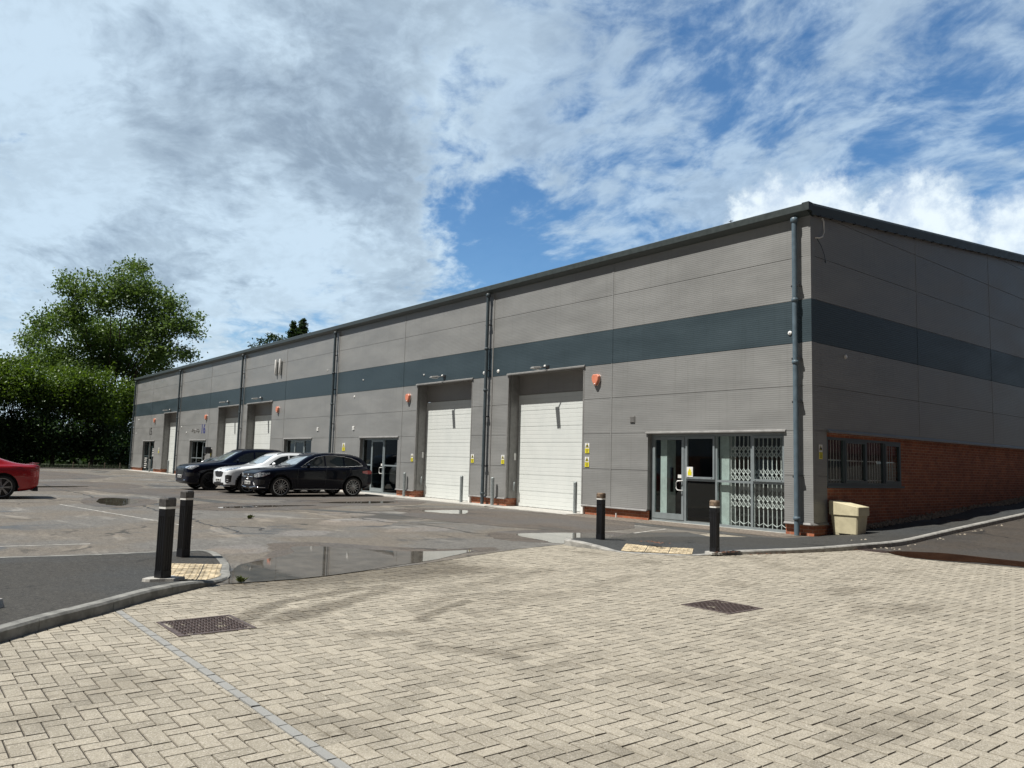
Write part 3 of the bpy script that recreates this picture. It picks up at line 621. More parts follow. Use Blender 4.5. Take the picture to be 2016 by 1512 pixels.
def in_poly(x, y, P=inL):
    c = False; n = len(P)
    for i in range(n):
        p, q = P[i], P[(i+1) % n]
        if (p[1] > y) != (q[1] > y) and x < (q[0]-p[0])*(y-p[1])/(q[1]-p[1])+p[0]: c = not c
    return c
u = Vector((.935, -.355)).normalized(); v_ = Vector((.355, .935)).normalized()
tactile((-1.22, -13.28), u, v_, 4, 2, lambda x, y: zL(Vector((x, y))), 'dirty buff blister slabs at the rounded tip of the left island', in_poly)

# manhole covers
def manhole(x0, x1, y0, y1, label):
    e = empty('manhole_cover', ((x0+x1)/2, (y0+y1)/2, 0)); tag(e, label, 'manhole cover'); hx, hy = (x1-x0)/2, (y1-y0)/2
    f = MB()
    for a in ((-hx, hx, -hy, -hy+.03), (-hx, hx, hy-.03, hy), (-hx, -hx+.03, -hy+.03, hy-.03), (hx-.03, hx, -hy+.03, hy-.03)): f.box(*a, -.01, .005)
    f.build('frame', M['iron'], e)
    p = MB(); p.box(-hx+.034, hx-.034, -hy+.034, hy-.034, -.01, .001); n = 15
    for i in range(n):
        for j in range(n):
            x = -hx+.05+(2*hx-.1)*(i+.5)/n; y = -hy+.05+(2*hy-.1)*(j+.5)/n; s = .008
            d = .012 if (i+j) % 2 else -.012
            q = [(x-abs(d), y-d), (x-abs(d)+.005, y-d-.005), (x+abs(d), y+d), (x+abs(d)-.005, y+d+.005)]
            p.prism(q, .0015, .006)
    p.build('plate', M['iron'], e)
manhole(2.12, 2.78, -14.32, -13.68, 'rusty square manhole cover beside the grey block line on the left')
manhole(3.95, 4.57, -9.50, -8.90, 'rusty square manhole cover alone in the middle of the block paving')
e = empty('drain_grating', (2.15, -1.62, 0)); tag(e, 'rusty gully grating beside the kerb at the right end of the block paving', 'drain')
f = MB(); f.box(-.27, .30, -.17, .17, -.01, .007); f.build('frame', M['iron'], e)
f = MB()
for i in range(11): f.box(-.24+i*.048, -.24+i*.048+.026, -.14, .14, .0075, .015)
f.build('grating', M['iron'], e)

# ------------------------------------------------------------------ the industrial building
BL = empty('industrial_building', (0, 0, 0)); tag(BL, 'long grey clad industrial unit building with blue grey band and white roller doors', 'building')
XE, YE = -61.0, 30.0
ROWS = [.30, 1.35, 2.38, 3.40, 4.40, 5.40, 6.42, 7.36]
DOORS = [(-11.05, -7.40), (-16.80, -13.10), (-35.15, -31.45), (-40.1, -36.45), (-52.1, -48.8)]
ENT = [(-4.86, -.72, 2.36), (-21.35, -18.15, 2.36), (-29.6, -26.3, 2.36), (-45.5, -42.2, 2.36), (-57.6, -54.3, 2.36)]
PIPES = [-.33, -12.15, -24.0, -36.0, -48.3, -60.75]
VJ = [-6.25, -17.9, -29.8, -41.8, -55.6]
def rect_minus(x0, x1, z0, z1, holes):
    xs = sorted({x0, x1, *[min(max(h[i], x0), x1) for h in holes for i in (0, 1)]}); out = []
    for a, b_ in zip(xs[:-1], xs[1:]):
        zs = [z0, z1]; mid = (a+b_)/2; blk = [h for h in holes if h[0] < mid < h[1]]
        lo = z0
        for h in blk:
            if h[2] <= z0+1e-6: lo = max(lo, min(h[3], z1))
        if lo < z1-1e-6: out.append((a, b_, lo, z1))
    merged = []
    for r_ in out:
        if merged and abs(merged[-1][1]-r_[0]) < 1e-6 and merged[-1][2:] == r_[2:]: merged[-1] = (merged[-1][0], r_[1], r_[2], r_[3])
        else: merged.append(r_)
    return merged
holes = [(a, b_, -1, 4.40) for a, b_ in DOORS]+[(a, b_, -1, h) for a, b_, h in ENT]
clad, band = MB(), MB(); gz = .006; T = .022
for r in range(7):
    z0, z1 = ROWS[r], ROWS[r+1]; tgt = band if r == 4 else clad
    xs = [XE]+sorted(VJ)+[-.20]
    for a, b_ in zip(xs[:-1], xs[1:]):
        for (p, q, lo, hi) in rect_minus(a+.024, b_-.024 if b_ < -.3 else b_, z0, z1, [h for h in holes]):
            tgt.box(p, q, 0, T, lo+(gz if lo == z0 else 0), hi-gz)
            tgt.box(p, q, T, .09, lo, hi)
    for vj in VJ: tgt.box(vj-.024, vj+.024, -.009, .09, z0, z1)
# side face (x=0) cladding, brick part starts at y=.6
def roofz(y): return 7.42 + .10*(y if y < 15 else 30-y)
SJ = [5.38, 10.45, 15.5, 20.5, 25.5]; SR = ROWS[:7]+[7.44, 8.46, 9.48]
for r in range(len(SR)-1):
    z0, z1 = SR[r], SR[r+1]; tgt = band if r == 4 else clad
    ys = [.20]+SJ+[YE]
    for a, b_ in zip(ys[:-1], ys[1:]):
        lo = z0; y0 = a+(.02 if a > 1 else 0); y1 = b_-.02 if b_ < YE else b_
        if r < 2: y1 = min(y1, .60)
        if r == 2 and False: pass
        if y1 <= y0: continue
        # clip top by roof slope with polygon
        pts = [(y0, z0+gz), (y1, z0+gz)]; top = z1-gz
        yy = [y0+(y1-y0)*k/6 for k in range(7)]; poly = [(y, min(top, roofz(y)-.02)) for y in yy]
        if all(q[1] <= z0+gz+.01 for q in poly): continue
        poly = [(y, max(z, z0+gz+.001)) for y, z in poly]
        tgt.extr([pts[0], pts[1]]+poly[::-1], 'x', -T, 0)
        poly2 = [(y, max(z0+.001, min(z1, roofz(y)-.02))) for y in yy]
        tgt.extr([(y0, z0), (y1, z0)]+poly2[::-1], 'x', -.09, -T)
    for sj in SJ:
        if r >= 2 and roofz(sj) > z0+.1: tgt.box(-.09, .004, sj-.022, sj+.022, z0, min(z1, roofz(sj)-.02))
# corner flashing piece
for r in range(7):
    z0, z1 = ROWS[r], ROWS[r+1]; tgt = band if r == 4 else clad
    tgt.box(-.20, .004, -.004, .20, z0+.001, z1-.001)
clad.build('wall_cladding', M['clad'], BL); band.build('colour_band', M['band'], BL)
# brick plinth (front) and brick side wall
pl = MB(); cuts = sorted([(a, b_) for a, b_ in DOORS]+[(a, b_) for a, b_, h in ENT]); x = XE
for a, b_ in cuts+[(-.02, 0)]:
    if a-x > .05: pl = MB(); pl.box(x, a, .05, .60, -.1, .272); pl.build('brick_plinth', M['brick'], BL)
    x = b_
bs = MB(); WY0, WY1, WZ0, WZ1 = .66, 4.33, 1.13, 2.26
for (a, b_, c_, d_) in ((.6, WY0, -.2, 2.37), (WY0, WY1, -.2, WZ0), (WY0, WY1, WZ1, 2.37), (WY1, YE, -.2, 2.37)): bs.box(-.45, -.05, a, b_, c_, d_)
bs.box(-.45, -.05, .602-.55, .6, -.2, .268)
bs.build('brick_side_wall', M['brick'], BL)
# flashings: drip along plinth, lintels over openings, band edges
x = XE
def flash(pts, ax, a, b_): f = MB(); f.extr(pts, ax, a, b_); return f.build('flashing', M['trim'], BL)
for a, b_ in cuts+[(-.02, 0)]:
    if a-x > .05: flash([(.05, .272), (.05, .302), (-.012, .302), (-.045, .262), (-.045, .252), (-.040, .252)], 'x', x, min(a, .044))
    x = b_
flash([(-.05, .2735), (-.05, .3035), (.012, .3035), (.047, .2635), (.047, .253), (.040, .253)], 'y', -.047, .60)
for a, b_, h in ENT: flash([(.10, h), (.10, h+.04), (-.012, h+.05), (-.05, h+.015), (-.05, h-.012), (-.044, h-.012)], 'x', a-.06, b_+.06)
for a, b_ in DOORS: flash([(.10, 4.4), (.10, 4.44), (-.012, 4.45), (-.055, 4.42), (-.055, 4.385), (-.049, 4.385)], 'x', a-.05, b_+.05)
flash([(-.05, 2.37), (-.05, 2.42), (.012, 2.43), (.07, 2.385), (.07, 2.345), (.062, 2.345)], 'y', .60, YE)
# eaves gutter / verge / roof
ev = MB(); ev.extr([(.10, 7.34), (-.04, 7.36), (-.17, 7.43), (-.185, 7.45), (-.185, 7.60), (-.17, 7.615), (-.02, 7.64), (.10, 7.60)], 'x', XE-.1, .02)
ev.build('gutter', M['eave'], BL)
vg = MB()
for a, b_ in ((-.02, 15.0), (15.0, YE)):
    za, zb = roofz(a), roofz(b_)
    V = []
    for y, z in ((a, za), (b_, zb)): V += [(-.10, y, z-.02), (.035, y, z-.04), (.055, y, z-.06), (.075, y, z+.16), (.06, y, z+.215), (-.25, y, z+.235), (-.25, y, z+.1)]
    vg.add(V, [(i, (i+1) % 7, 7+(i+1) % 7, 7+i) for i in range(7)]+[tuple(range(7))[::-1], tuple(range(7, 14))])
vg.box(-.1, .075, -.19, -.022, 7.44, 7.632)
vg.build('verge_trim', M['eave'], BL)
rf = MB()
for x0, x1 in ((XE, -.02),):
    rf.add([(x0, -.02, 7.56), (x1-.03, -.02, 7.56), (x1-.03, 15, 9.06), (x0, 15, 9.06), (x0, 30, 7.56), (x1-.03, 30, 7.56)], [(0, 1, 2, 3), (3, 2, 5, 4)])
rf.build('roof', M['roof'], BL, fix=False)
bk = MB(); bk.box(XE, -.1, YE-.1, YE, 0, 7.5); bk.box(XE-.001, XE+.1, .02, YE-.1, 0, 7.42); bk.box(XE+.1, -.5, .6, YE-.1, -.05, -.02)
bk.build('rear_wall', M['clad'], BL)
# downpipes with brackets
for i, x in enumerate(PIPES):
    zb = 0.02 if i else .0; first = i == 0
    d = MB(); d.tube([(x, -.13, zb), (x, -.13, 7.34)], .060, 14); d.lathe([(.068, 0), (.085, .03), (.085, .10), (.068, .12)], (x, -.13, 7.22), n=14)
    for zc in (5.35, 3.9, .35): d.lathe([(.068, 0), (.079, .01), (.079, .07), (.068, .08)], (x, -.13, zc), n=14)
    po = d.build('downpipe', M['pipe'] if first else M['pipe_d'], BL)
    if not first:
        t2 = MB(); t2.box(x+.18, x+.235, -.016, 0, .3, 7.36); t2.build('cable_trunking', M['trim'], BL)
    for zc in (1.3, 3.0, 4.0, 5.7) if first else (1.3, 3.0, 4.6, 6.2):
        b2 = MB(); b2.box(x-.085, x+.12, -.15, -.11, zc, zc+.04); b2.box(x+.07, x+.11, -.11, .0, zc+.005, zc+.035); b2.build('bracket', M['black_m'], po)
# doors
def roller(a, b_, idx):
    d = .45; cx = (a+b_)/2
    rv = MB(); rv.box(a-.002, a+.05, .09, d+.05, .28, 4.40); rv.box(b_-.05, b_+.002, .09, d+.05, .28, 4.40); rv.box(a-.002, b_+.002, .09, d+.05, 4.40, 4.46); rv.box(a-.02, a+.03, -.006, .09, .30, 4.4); rv.box(b_-.03, b_+.02, -.006, .09, .30, 4.4)
    rv.build('door_reveal', M['trim'], BL)
    hd = MB(); hd.box(a+.05, b_-.05, d-.02, d+.03, 3.75, 4.40); hd.build('header_panel', M['dark_clad'], BL)
    dr = MB(); n = 7; hh = (3.74-.03)/n
    for k in range(n):
        z0 = .03+k*hh; dr.box(a+.05, b_-.05, d, d+.04, z0+.005, z0+hh-.004); dr.box(a+.05, b_-.05, d+.01, d+.05, z0-.004, z0+.005)
    do = dr.build('roller_door', M['door'], BL)
    rb = MB(); rb.box(a+.05, b_-.05, d-.004, d+.03, .0, .032); rb.build('bottom_seal', M['black_m'], do)
    if idx < 3:
        h = MB(); h.box(a-.02, a+.07, -.02+.30, .36, 1.55, 1.78); h.build('door_control', M['white_p'], BL)
        h = MB(); h.tube([(a+.09, .30, .82), (a+.14, .26, .78), (a+.14, .24, .6), (a+.09, .28, .52)], .022, 8); h.build('door_pull', M['galv'], BL)
    if idx < 2:
        h = MB(); h.box(b_-.02, b_+.07, -.03, .045, .02, .27) ; h.build('guide_foot', M['white_p'], BL)
for i, (a, b_) in enumerate(DOORS): roller(a, b_, i)
# glazed screens
def rectframe(m, x0, x1, z0, z1, t, y0, y1):
    m.box(x0, x1, y0, y1, z0, z0+t); m.box(x0, x1, y0, y1, z1-t, z1); m.box(x0, x0+t, y0, y1, z0+t, z1-t); m.box(x1-t, x1, y0, y1, z0+t, z1-t)
def screen(a, b_, h, cols, tr=1.14, y=.15, door=0, openers=(), mat='alu', glass='glass', jw=.06, z0=.02, label=None):
    fr = MB(); rectframe(fr, a, b_, z0, h, jw, y, y+.07)
    xs = [a+jw]+list(cols)+[b_-jw]
    for c_ in cols: fr.box(c_-.03, c_+.03, y+.001, y+.069, z0+jw, h-jw)
    for i in range(len(xs)-1):
        if i == door: continue
        fr.box(xs[i]+(.03 if i else 0), xs[i+1]-(.03 if i < len(xs)-2 else 0), y+.002, y+.068, tr-.028, tr+.028)
    F_ = fr.build('shopfront_frame', M[mat], BL)
    for i in range(len(xs)-1):
        l, r_ = xs[i]+(.03 if i else 0), xs[i+1]-(.03 if i < len(xs)-2 else 0)
        if i == door:
            dm = MB(); rectframe(dm, l+.008, r_-.008, z0+jw+.008, h-jw-.008, .075, y-.012, y+.04); dm.box(l+.083, r_-.083, y-.012, y+.04, z0+jw+.083, z0+jw+.16)
            D = dm.build('door', M[mat], BL); gm = MB(); gm.box(l+.08, r_-.08, y+.012, y+.018, z0+jw+.155, h-jw-.08); gm.build('pane', M[glass], D)
            hm = MB(); hx = r_-.085; hm.tube([(hx+.035, y-.012, .86), (hx+.03, y-.07, .86), (hx-.07, y-.085, .865), (hx-.11, y-.085, .91), (hx-.11, y-.085, 1.06), (hx-.07, y-.085, 1.105), (hx+.03, y-.07, 1.11), (hx+.035, y-.012, 1.11)], .014, 8)
            hm.build('handle', M['white'], D)
            hm = MB(); hm.box(hx-.12, hx+.02, y-.006, y-.001+.012, 1.18, 1.27); hm.build('push_plate', M['white_p'], D)
            continue
        for (p, q, kind) in ((z0+jw, tr-.028, 'low'), (tr+.028, h-jw, 'top')):
            if kind == 'top' and i in openers:
                om = MB(); rectframe(om, l+.004, r_-.004, p+.004, q-.004, .055, y-.03, y+.03)
                O = om.build('opening_light', M[mat], BL); gm = MB(); gm.box(l+.05, r_-.05, y-.002, y+.004, p+.05, q-.05); gm.build('pane', M[glass], O)
                for sx in (l+.08, r_-.10): sm = MB(); sm.box(sx, sx+.02, y-.034, y-.03, p+.02, p+.036); sm.build('screw_cap', M['black_m'], O)
            else:
                gm = MB(); gm.box(l-.005, r_+.005, y+.03, y+.036, p-.005, q+.005); gm.build('pane', M[glass], F_)
    rv = MB(); rv.box(a-.004, a+.0, -.0, y+.07, z0, h) if False else None
    rv.box(a-.05, a, .09, y+.1, z0, h+.05); rv.box(b_, b_+.05, .09, y+.1, z0, h+.05); rv.box(a, b_, .09, y+.1, h, h+.05); rv.build('window_reveal', M['trim'], BL)
    sm = MB(); sm.box(a-.02, b_+.02, y-.08, y+.08, -.03, z0); sm.build('sill', M['conc'], BL)
screen(-4.86, -.72, 2.33, (-3.70, -2.72, -1.69), 1.145, .15, 0, (1, 3))
screen(-21.35, -18.15, 2.33, (-20.55, -19.45), 1.2, .15, 1, (), 'alu', 'glass_d')
screen(-29.6, -26.3, 2.33, (-28.6, -27.4), 1.2, .15, 1, (), 'alu', 'glass_d')
screen(-45.5, -42.2, 2.33, (-44.4, -43.2), 1.2, .15, 2, (), 'alu', 'glass_d')
screen(-57.6, -54.3, 2.33, (-56.5, -55.4), 1.2, .15, 2, (), 'alu_d', 'glass_d')
# interior behind the near entrance
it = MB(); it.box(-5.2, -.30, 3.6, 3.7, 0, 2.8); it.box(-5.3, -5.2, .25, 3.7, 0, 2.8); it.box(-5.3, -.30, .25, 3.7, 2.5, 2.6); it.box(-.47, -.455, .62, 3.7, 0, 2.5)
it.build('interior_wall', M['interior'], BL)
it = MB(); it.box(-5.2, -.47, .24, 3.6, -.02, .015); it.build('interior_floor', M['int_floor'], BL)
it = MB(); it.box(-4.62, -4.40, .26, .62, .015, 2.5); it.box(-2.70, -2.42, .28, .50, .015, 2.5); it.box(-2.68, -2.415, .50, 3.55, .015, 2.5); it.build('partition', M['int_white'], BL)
it = MB(); it.box(-4.395, -4.37, .40, .50, .8, 1.45); it.build('partition_fitting', M['black_m'], BL)
def lattice(x0, x1, z0, z1, y, ncell, name='security_grille'):
    m = MB(); dx = (x1-x0)/ncell; r_ = .010
    for k in range(ncell+1):
        x = x0+k*dx; m.box(x-.009, x+.009, y-.008, y+.008, z0, z1)
    def zig(zc, hh):
        for k in range(ncell):
            xa, xb = x0+k*dx, x0+(k+1)*dx
            for (p, q) in ((zc-hh, zc+hh), (zc+hh, zc-hh)): m.tube([(xa, y-.012, p), (xb, y-.012, q)], r_, 4)
    for zc in ((1.97, 1.82), (1.40, 1.25), (.76, .60)):
        for c_ in zc: zig(c_, .075)
    for k in range(ncell):
        xa, xb = x0+k*dx, x0+(k+1)*dx; s = .035*(1 if k % 2 else -1); m.tube([(xa, y-.012, .15-s), (xb, y-.012, .15+s)], r_, 4)
    m.build(name, M['grille'], BL)
lattice(-2.38, -1.76, .06, 2.27, .30, 5); lattice(-1.70, -.62, .06, 2.27, .30, 9)
# side window
sw = MB(); y0, y1 = WY0, WY1; X = -.06
def sbox(m, ya, yb, za, zb, xa=X-.05, xb=X+.02): m.box(xa, xb, ya, yb, za, zb)
for (a, b_, c_, d_) in ((y0, y1, WZ0, WZ0+.07), (y0, y1, WZ1-.06, WZ1), (y0, y0+.06, WZ0+.07, WZ1-.06), (y1-.06, y1, WZ0+.07, WZ1-.06)): sbox(sw, a, b_, c_, d_)
cy = [1.45, 2.52, 3.42]
for c_ in cy: sbox(sw, c_-.035, c_+.035, WZ0+.07, WZ1-.06)
sw.box(X-.1, X+.075, y0-.06, y1+.06, WZ0-.05, WZ0); W = sw.build('side_window', M['alu_d'], BL)
ys = [y0+.06]+cy+[y1-.06]
for i in range(4):
    a, b_ = ys[i]+(.035 if i else 0), ys[i+1]-(.035 if i < 3 else 0)
    if i in (1, 3):
        f = MB()
        for q in ((a, b_, WZ0+.07, WZ0+.125), (a, b_, WZ1-.115, WZ1-.06), (a, a+.055, WZ0+.125, WZ1-.115), (b_-.055, b_, WZ0+.125, WZ1-.115)): sbox(f, *q, X-.02, X+.035)
        f.build('casement', M['alu_d'], W); a += .05; b_ -= .05
    gm = MB(); gm.box(X-.02, X-.014, a, b_, WZ0+.07, WZ1-.06); gm.build('pane', M['glass'], W)
gr = MB()
for k in range(27): yy = y0+.1+k*.133; gr.tube([(X-.16, yy, WZ0+.02), (X-.16, yy, WZ1)], .008, 6)
for z in (WZ0+.12, 1.72): gr.box(X-.165, X-.155, y0, y1, z, z+.025)
gr.build('window_bars', M['grille'], W)
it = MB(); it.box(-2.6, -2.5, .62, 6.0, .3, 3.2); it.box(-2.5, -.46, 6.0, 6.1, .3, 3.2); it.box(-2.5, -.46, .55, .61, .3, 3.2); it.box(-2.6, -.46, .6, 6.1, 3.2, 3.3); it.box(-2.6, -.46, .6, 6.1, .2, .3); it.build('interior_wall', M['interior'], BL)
# small fixtures on the walls
def disc(x, z, r_=.055, y=-.012):
    m = MB(); m.lathe([(.0001, -.012), (r_*.8, -.012), (r_, 0), (r_, .012)], (x, y, z), 'y', 16); m.lathe([(.0001, -.016), (r_*.2, -.016), (r_*.25, -.01)], (x, y, z), 'y', 8, 1); return m.build('wall_cap', [M['white_p'], M['black_m']], BL)
for x, z, r_ in ((-.54, 4.65, .052), (-11.62, 4.57, .065), (-12.42, 4.57, .065), (-16.35, 4.78, .035), (-22.06, 4.2, .05), (-24.9, 5.6, .03), (-21.3, 4.9, .03), (-59.4, 4.1, .06), (-60.0, 3.0, .05), (-47.6, 3.3, .06), (-46.4, 2.9, .06)): disc(x, z, r_)
m = MB(); m.lathe([(.0001, .012), (.045, .012), (.055, 0), (.055, -.012)], (.012, 1.51, 4.21), 'x', 16); m.build('wall_cap', M['white_p'], BL)
def vent(x, z):
    m = MB(); m.box(x-.09, x+.09, -.02, 0, z-.09, z+.09)
    for k in range(5): m.box(x-.075, x+.075, -.032, -.02, z-.075+k*.032, z-.075+k*.032+.018)
    m.build('vent_grille', M['trim'] if x > -6 else M['white_p'], BL)
vent(-5.42, 2.76); vent(-22.0, 2.79); vent(-25.65, 2.80)
m = MB(); m.box(-61.0, -60.9, -.10, -.01, .9, 1.5); m.build('meter_box', M['white_p'], BL)
m = MB(); m.box(-.02, .012, .25, .2501+.0, 0, .001) if False else None
pth = [(.02, .50, 7.38), (.05, .50, 7.30), (.06, .50, 7.05), (.055, .44, 6.93), (.04, .33, 6.88), (.03, .24, 6.87), (.0, .2, 6.86)]
m.tube(pth, .019, 8); m.build('overflow_pipe', M['white_p'], BL)
m = MB(); m.tube([(.02, .26, 6.84), (.03, .42, 6.7), (.03, .56, 6.5), (.025, .62, 6.33), (.02, .58, 6.38)], .007, 5)
pts = [(.085, y, roofz(y)-.06-.012*abs(math.sin(y*1.7))) for y in np.linspace(.1, 14, 60)]; m.tube(pts, .009, 5)
for y in np.linspace(.3, 14, 26): m.box(.02, .10, y-.02, y+.02, roofz(y)-.075, roofz(y)-.05)
m.build('cable', M['black_m'], BL)
m = MB(); m.tube([(-5.95, -.06, .0), (-5.95, -.06, .13)], .02, 8); m.build('waste_pipe', M['white_p'], BL)
m = MB(); m.tube([(-2.1, -.1, 7.62), (-2.1, -.1, 7.70)], .012, 6); m.tube([(-2.16, -.1, 7.67), (-2.04, -.1, 7.67)], .008, 6); m.build('roof_fitting', M['black_m'], BL)

# neighbours outside the frame, added for reflections; the right one also darkens the gable wall
def neighbour(x0, x1, y0, y1, h, label, face, mat, mat2):
    e = empty('unseen_neighbour_building', ((x0+x1)/2, (y0+y1)/2, 0)); tag(e, label, 'building'); hx, hy = (x1-x0)/2, (y1-y0)/2
    m = MB(); m.box(-hx, hx, -hy, hy, -.1, 2.6); m.build('brick_wall', mat, e)
    m = MB(); m.box(-hx-.03, hx+.03, -hy-.03, hy+.03, 2.6, h); m.build('wall_cladding', mat2, e)
    m = MB(); m.box(-hx-.2, hx+.2, -hy-.2, hy+.2, h, h+.25); m.build('roof', M['eave'], e)
    for k in range(int((2*hy if face == 'x' else 2*hx)/6)):
        m = MB(); c_ = (-hy if face == 'x' else -hx)+3+k*6
        if face == 'x': m.box(-hx-.05, -hx-.01, c_-1.2, c_+1.2, .9, 2.2)
        else: m.box(c_-1.2, c_+1.2, hy+.01, hy+.05, .2, 2.4)
        m.build('window', M['black_m'] if k % 2 else M['door'], e)
neighbour(15.5, 28, -15, 46, 7.0, 'unseen low brick and red clad building across the side road, set near to darken the side wall, reflected in its window', 'x', simple('dark_brick', (.10, .04, .03), .9), simple('red_cladding', (.13, .022, .018), .5))
neighbour(-60, 34, -62, -48, 8.0, 'unseen clad building added behind the camera for the entrance glass to reflect', 'y', M['brick'], M['clad'])

# ------------------------------------------------------------------ things fixed to the walls
NM = ['nearest the front corner', 'of the second unit from the corner', 'of the middle unit', 'of unit 16', 'of unit 15 at the far end']
def alarm(x, z, where, s=1.0):
    e = empty('alarm_box', (x, 0, z)); tag(e, 'salmon coloured shield shaped alarm box '+where, 'alarm box', 'alarm boxes along the facade')
    out = [(-.15, .10), (-.10, .16), (.10, .16), (.15, .10), (.13, -.03), (.045, -.165), (-.045, -.165), (-.13, -.03)]
    m = MB(); n = 8; V = [(p[0]*s, -.02, p[1]*s) for p in out]+[(p[0]*s, -.085, p[1]*s) for p in out]+[(p[0]*.86*s, -.11, p[1]*.86*s) for p in out]
    m.add(V, [(i, (i+1) % n, n+(i+1) % n, n+i) for i in range(n)]+[(n+i, n+(i+1) % n, 2*n+(i+1) % n, 2*n+i) for i in range(n)]+[tuple(range(2*n, 3*n))]); m.build('cover', M['orange'], e)
    m = MB(); m.add([(p[0]*s, -.0, p[1]*s) for p in out]+[(p[0]*s, -.02, p[1]*s) for p in out], [(i, (i+1) % n, n+(i+1) % n, n+i) for i in range(n)]); m.build('back_plate', M['white_p'], e)
    m = MB(); m.lathe([(.0001, -.118), (.022, -.115), (.026, -.10)], (0, 0, -.125*s), 'y', 10); m.build('lamp', M['white_p'], e)
AX = [(-6.84, 3.96), (-17.4, 3.92), (-30.6, 3.92), (-42.3, 3.84), (-54.5, 3.92)]
for (x, z), wv in zip(AX, ['right of the nearest roller door', 'left of the second roller door from the corner', 'right of the middle unit roller door', 'above the blue number 16', 'above the dark number 15']): alarm(x, z, wv)
def flood(x, z, where, mirror=1):
    e = empty('floodlight', (x, 0, z)); tag(e, 'grey floodlight on a bracket above '+where, 'floodlight', 'floodlights above the roller doors')
    m = MB(); m.tube([(.22*mirror, 0, .02), (.20*mirror, -.10, .03), (.05*mirror, -.2, .03), (0, -.22, .02)], .018, 8); m.box(.14*mirror-.0 if mirror > 0 else -.26, .26 if mirror > 0 else -.14, -.02, 0, -.06, .10); m.build('bracket', M['black_m'], e)
    m = MB(); m.add([(-.09, -.52, -.03), (.09, -.52, -.03), (.10, -.17, .0), (-.10, -.17, .0), (-.05, -.48, .03), (.05, -.48, .03), (.06, -.2, .07), (-.06, -.2, .07)], [(3, 2, 1, 0), (4, 5, 6, 7), (0, 1, 5, 4), (1, 2, 6, 5), (2, 3, 7, 6), (3, 0, 4, 7)]); H_ = m.build('lamp_head', M['trim'], e, bevel=.01)
    m = MB(); m.box(-.075, .075, -.49, -.20, -.034, -.031); o = m.build('lens', M['white_p'], H_); o.rotation_euler = (R(0), 0, 0)
    m = MB(); m.lathe([(.0001, .06), (.025, .055), (.04, .03), (.04, .0)], (.12*mirror, -.06, .06), 'z', 10); m.build('sensor', M['white_p'], e)
for (x, z), wv in zip([(-9.25, 4.47), (-15.1, 4.57), (-33.2, 4.60), (-38.5, 4.62), (-50.7, 4.55)], ['the nearest roller door', 'the second roller door from the corner', 'the middle unit roller door', 'the roller door of unit 16', 'the far roller door of unit 15']): flood(x, z, wv)

def sign(loc, rz, wd, ht, label, kind):
    e = empty('warning_sign', loc, rz); tag(e, label, 'warning sign', 'yellow warning signs on the walls')
    m = MB(); m.box(-wd/2, wd/2, -.006, 0, -ht/2, ht/2); m.build('plate', M['sign_w'], e)
    m = MB(); m.box(-wd/2+.004, wd/2-.004, -.009, -.006, -ht/2+.004, -.02*ht)
    cz = ht*.25; r_ = wd*.36; tri = lambda k: [(-r_*k, cz-r_*.75*k), (r_*k, cz-r_*.75*k), (0, cz+r_*1.0*k)]
    m.extr(tri(.85), 'y', -.012, -.009); m.build('print', M['yellow'], e)
    m = MB(); m.extr(tri(1.12), 'y', -.009, -.006)
    if kind: m.extr([(-.03, cz-.03), (.035, cz-.03), (.02, cz+.01), (.0, cz+.035), (-.02, cz-.005)], 'y', -.014, -.012)
    else: m.extr([(-.04, cz-.02), (.03, cz-.035), (.045, cz+.005), (-.02, cz+.02)], 'y', -.014, -.012)
    for k, wl in enumerate((.8, .6, .7, .5, .65)):
        zz = -.07*ht-k*ht*.082; m.box(-wd*.5*wl, wd*.5*wl, -.011, -.009, zz-ht*.018, zz+ht*.010)
    m.build('lettering', M['ink'], e)
sign((-7.20, -.007, 1.95), 0, .18, .30, 'upper of two yellow and white warning signs right of the nearest roller door', 0)
sign((-7.20, -.007, 1.545), 0, .18, .30, 'lower of two yellow and white warning signs right of the nearest roller door', 1)
sign((-11.22, -.007, 1.56), 0, .17, .30, 'yellow and white warning sign left of the nearest roller door', 1)
sign((-12.95, -.007, 1.57), 0, .17, .30, 'yellow and white warning sign right of the second roller door from the corner', 1)
sign((-16.98, -.007, 1.55), 0, .16, .30, 'yellow and white warning sign left of the second roller door from the corner', 1)
sign((-22.85, -.007, 1.96), 0, .26, .36, 'yellow warning sign beside the downpipe left of the second unit entrance', 0)
sign((.005, .32, 1.90), R(90), .15, .33, 'small yellow warning sign on the dark side wall beside the corner', 0)
sign((-36.25, -.007, 1.95), 0, .17, .45, 'pale warning sign between the two middle roller doors behind the cars', 1)
sign((-41.0, -.007, 1.60), 0, .20, .50, 'yellow sign left of the roller door of unit 16', 1)
sign((-52.9, -.007, 1.65), 0, .17, .42, 'pale sign left of the far roller door of unit 15', 1)
m = MB(); m.box(-3.62, -3.42, .111, .115, 1.22, 1.48); m.box(-3.58, -3.46, .107, .111, 1.26, 1.36, 1); m.extr([(-3.57, 1.37), (-3.47, 1.37), (-3.52, 1.45)], 'y', .107, .111, 1)
tag(m.build('notice', [M['sign_w'], M['yellow']]), 'small white notice with yellow triangle stuck on the glass beside the entrance door', 'notice')
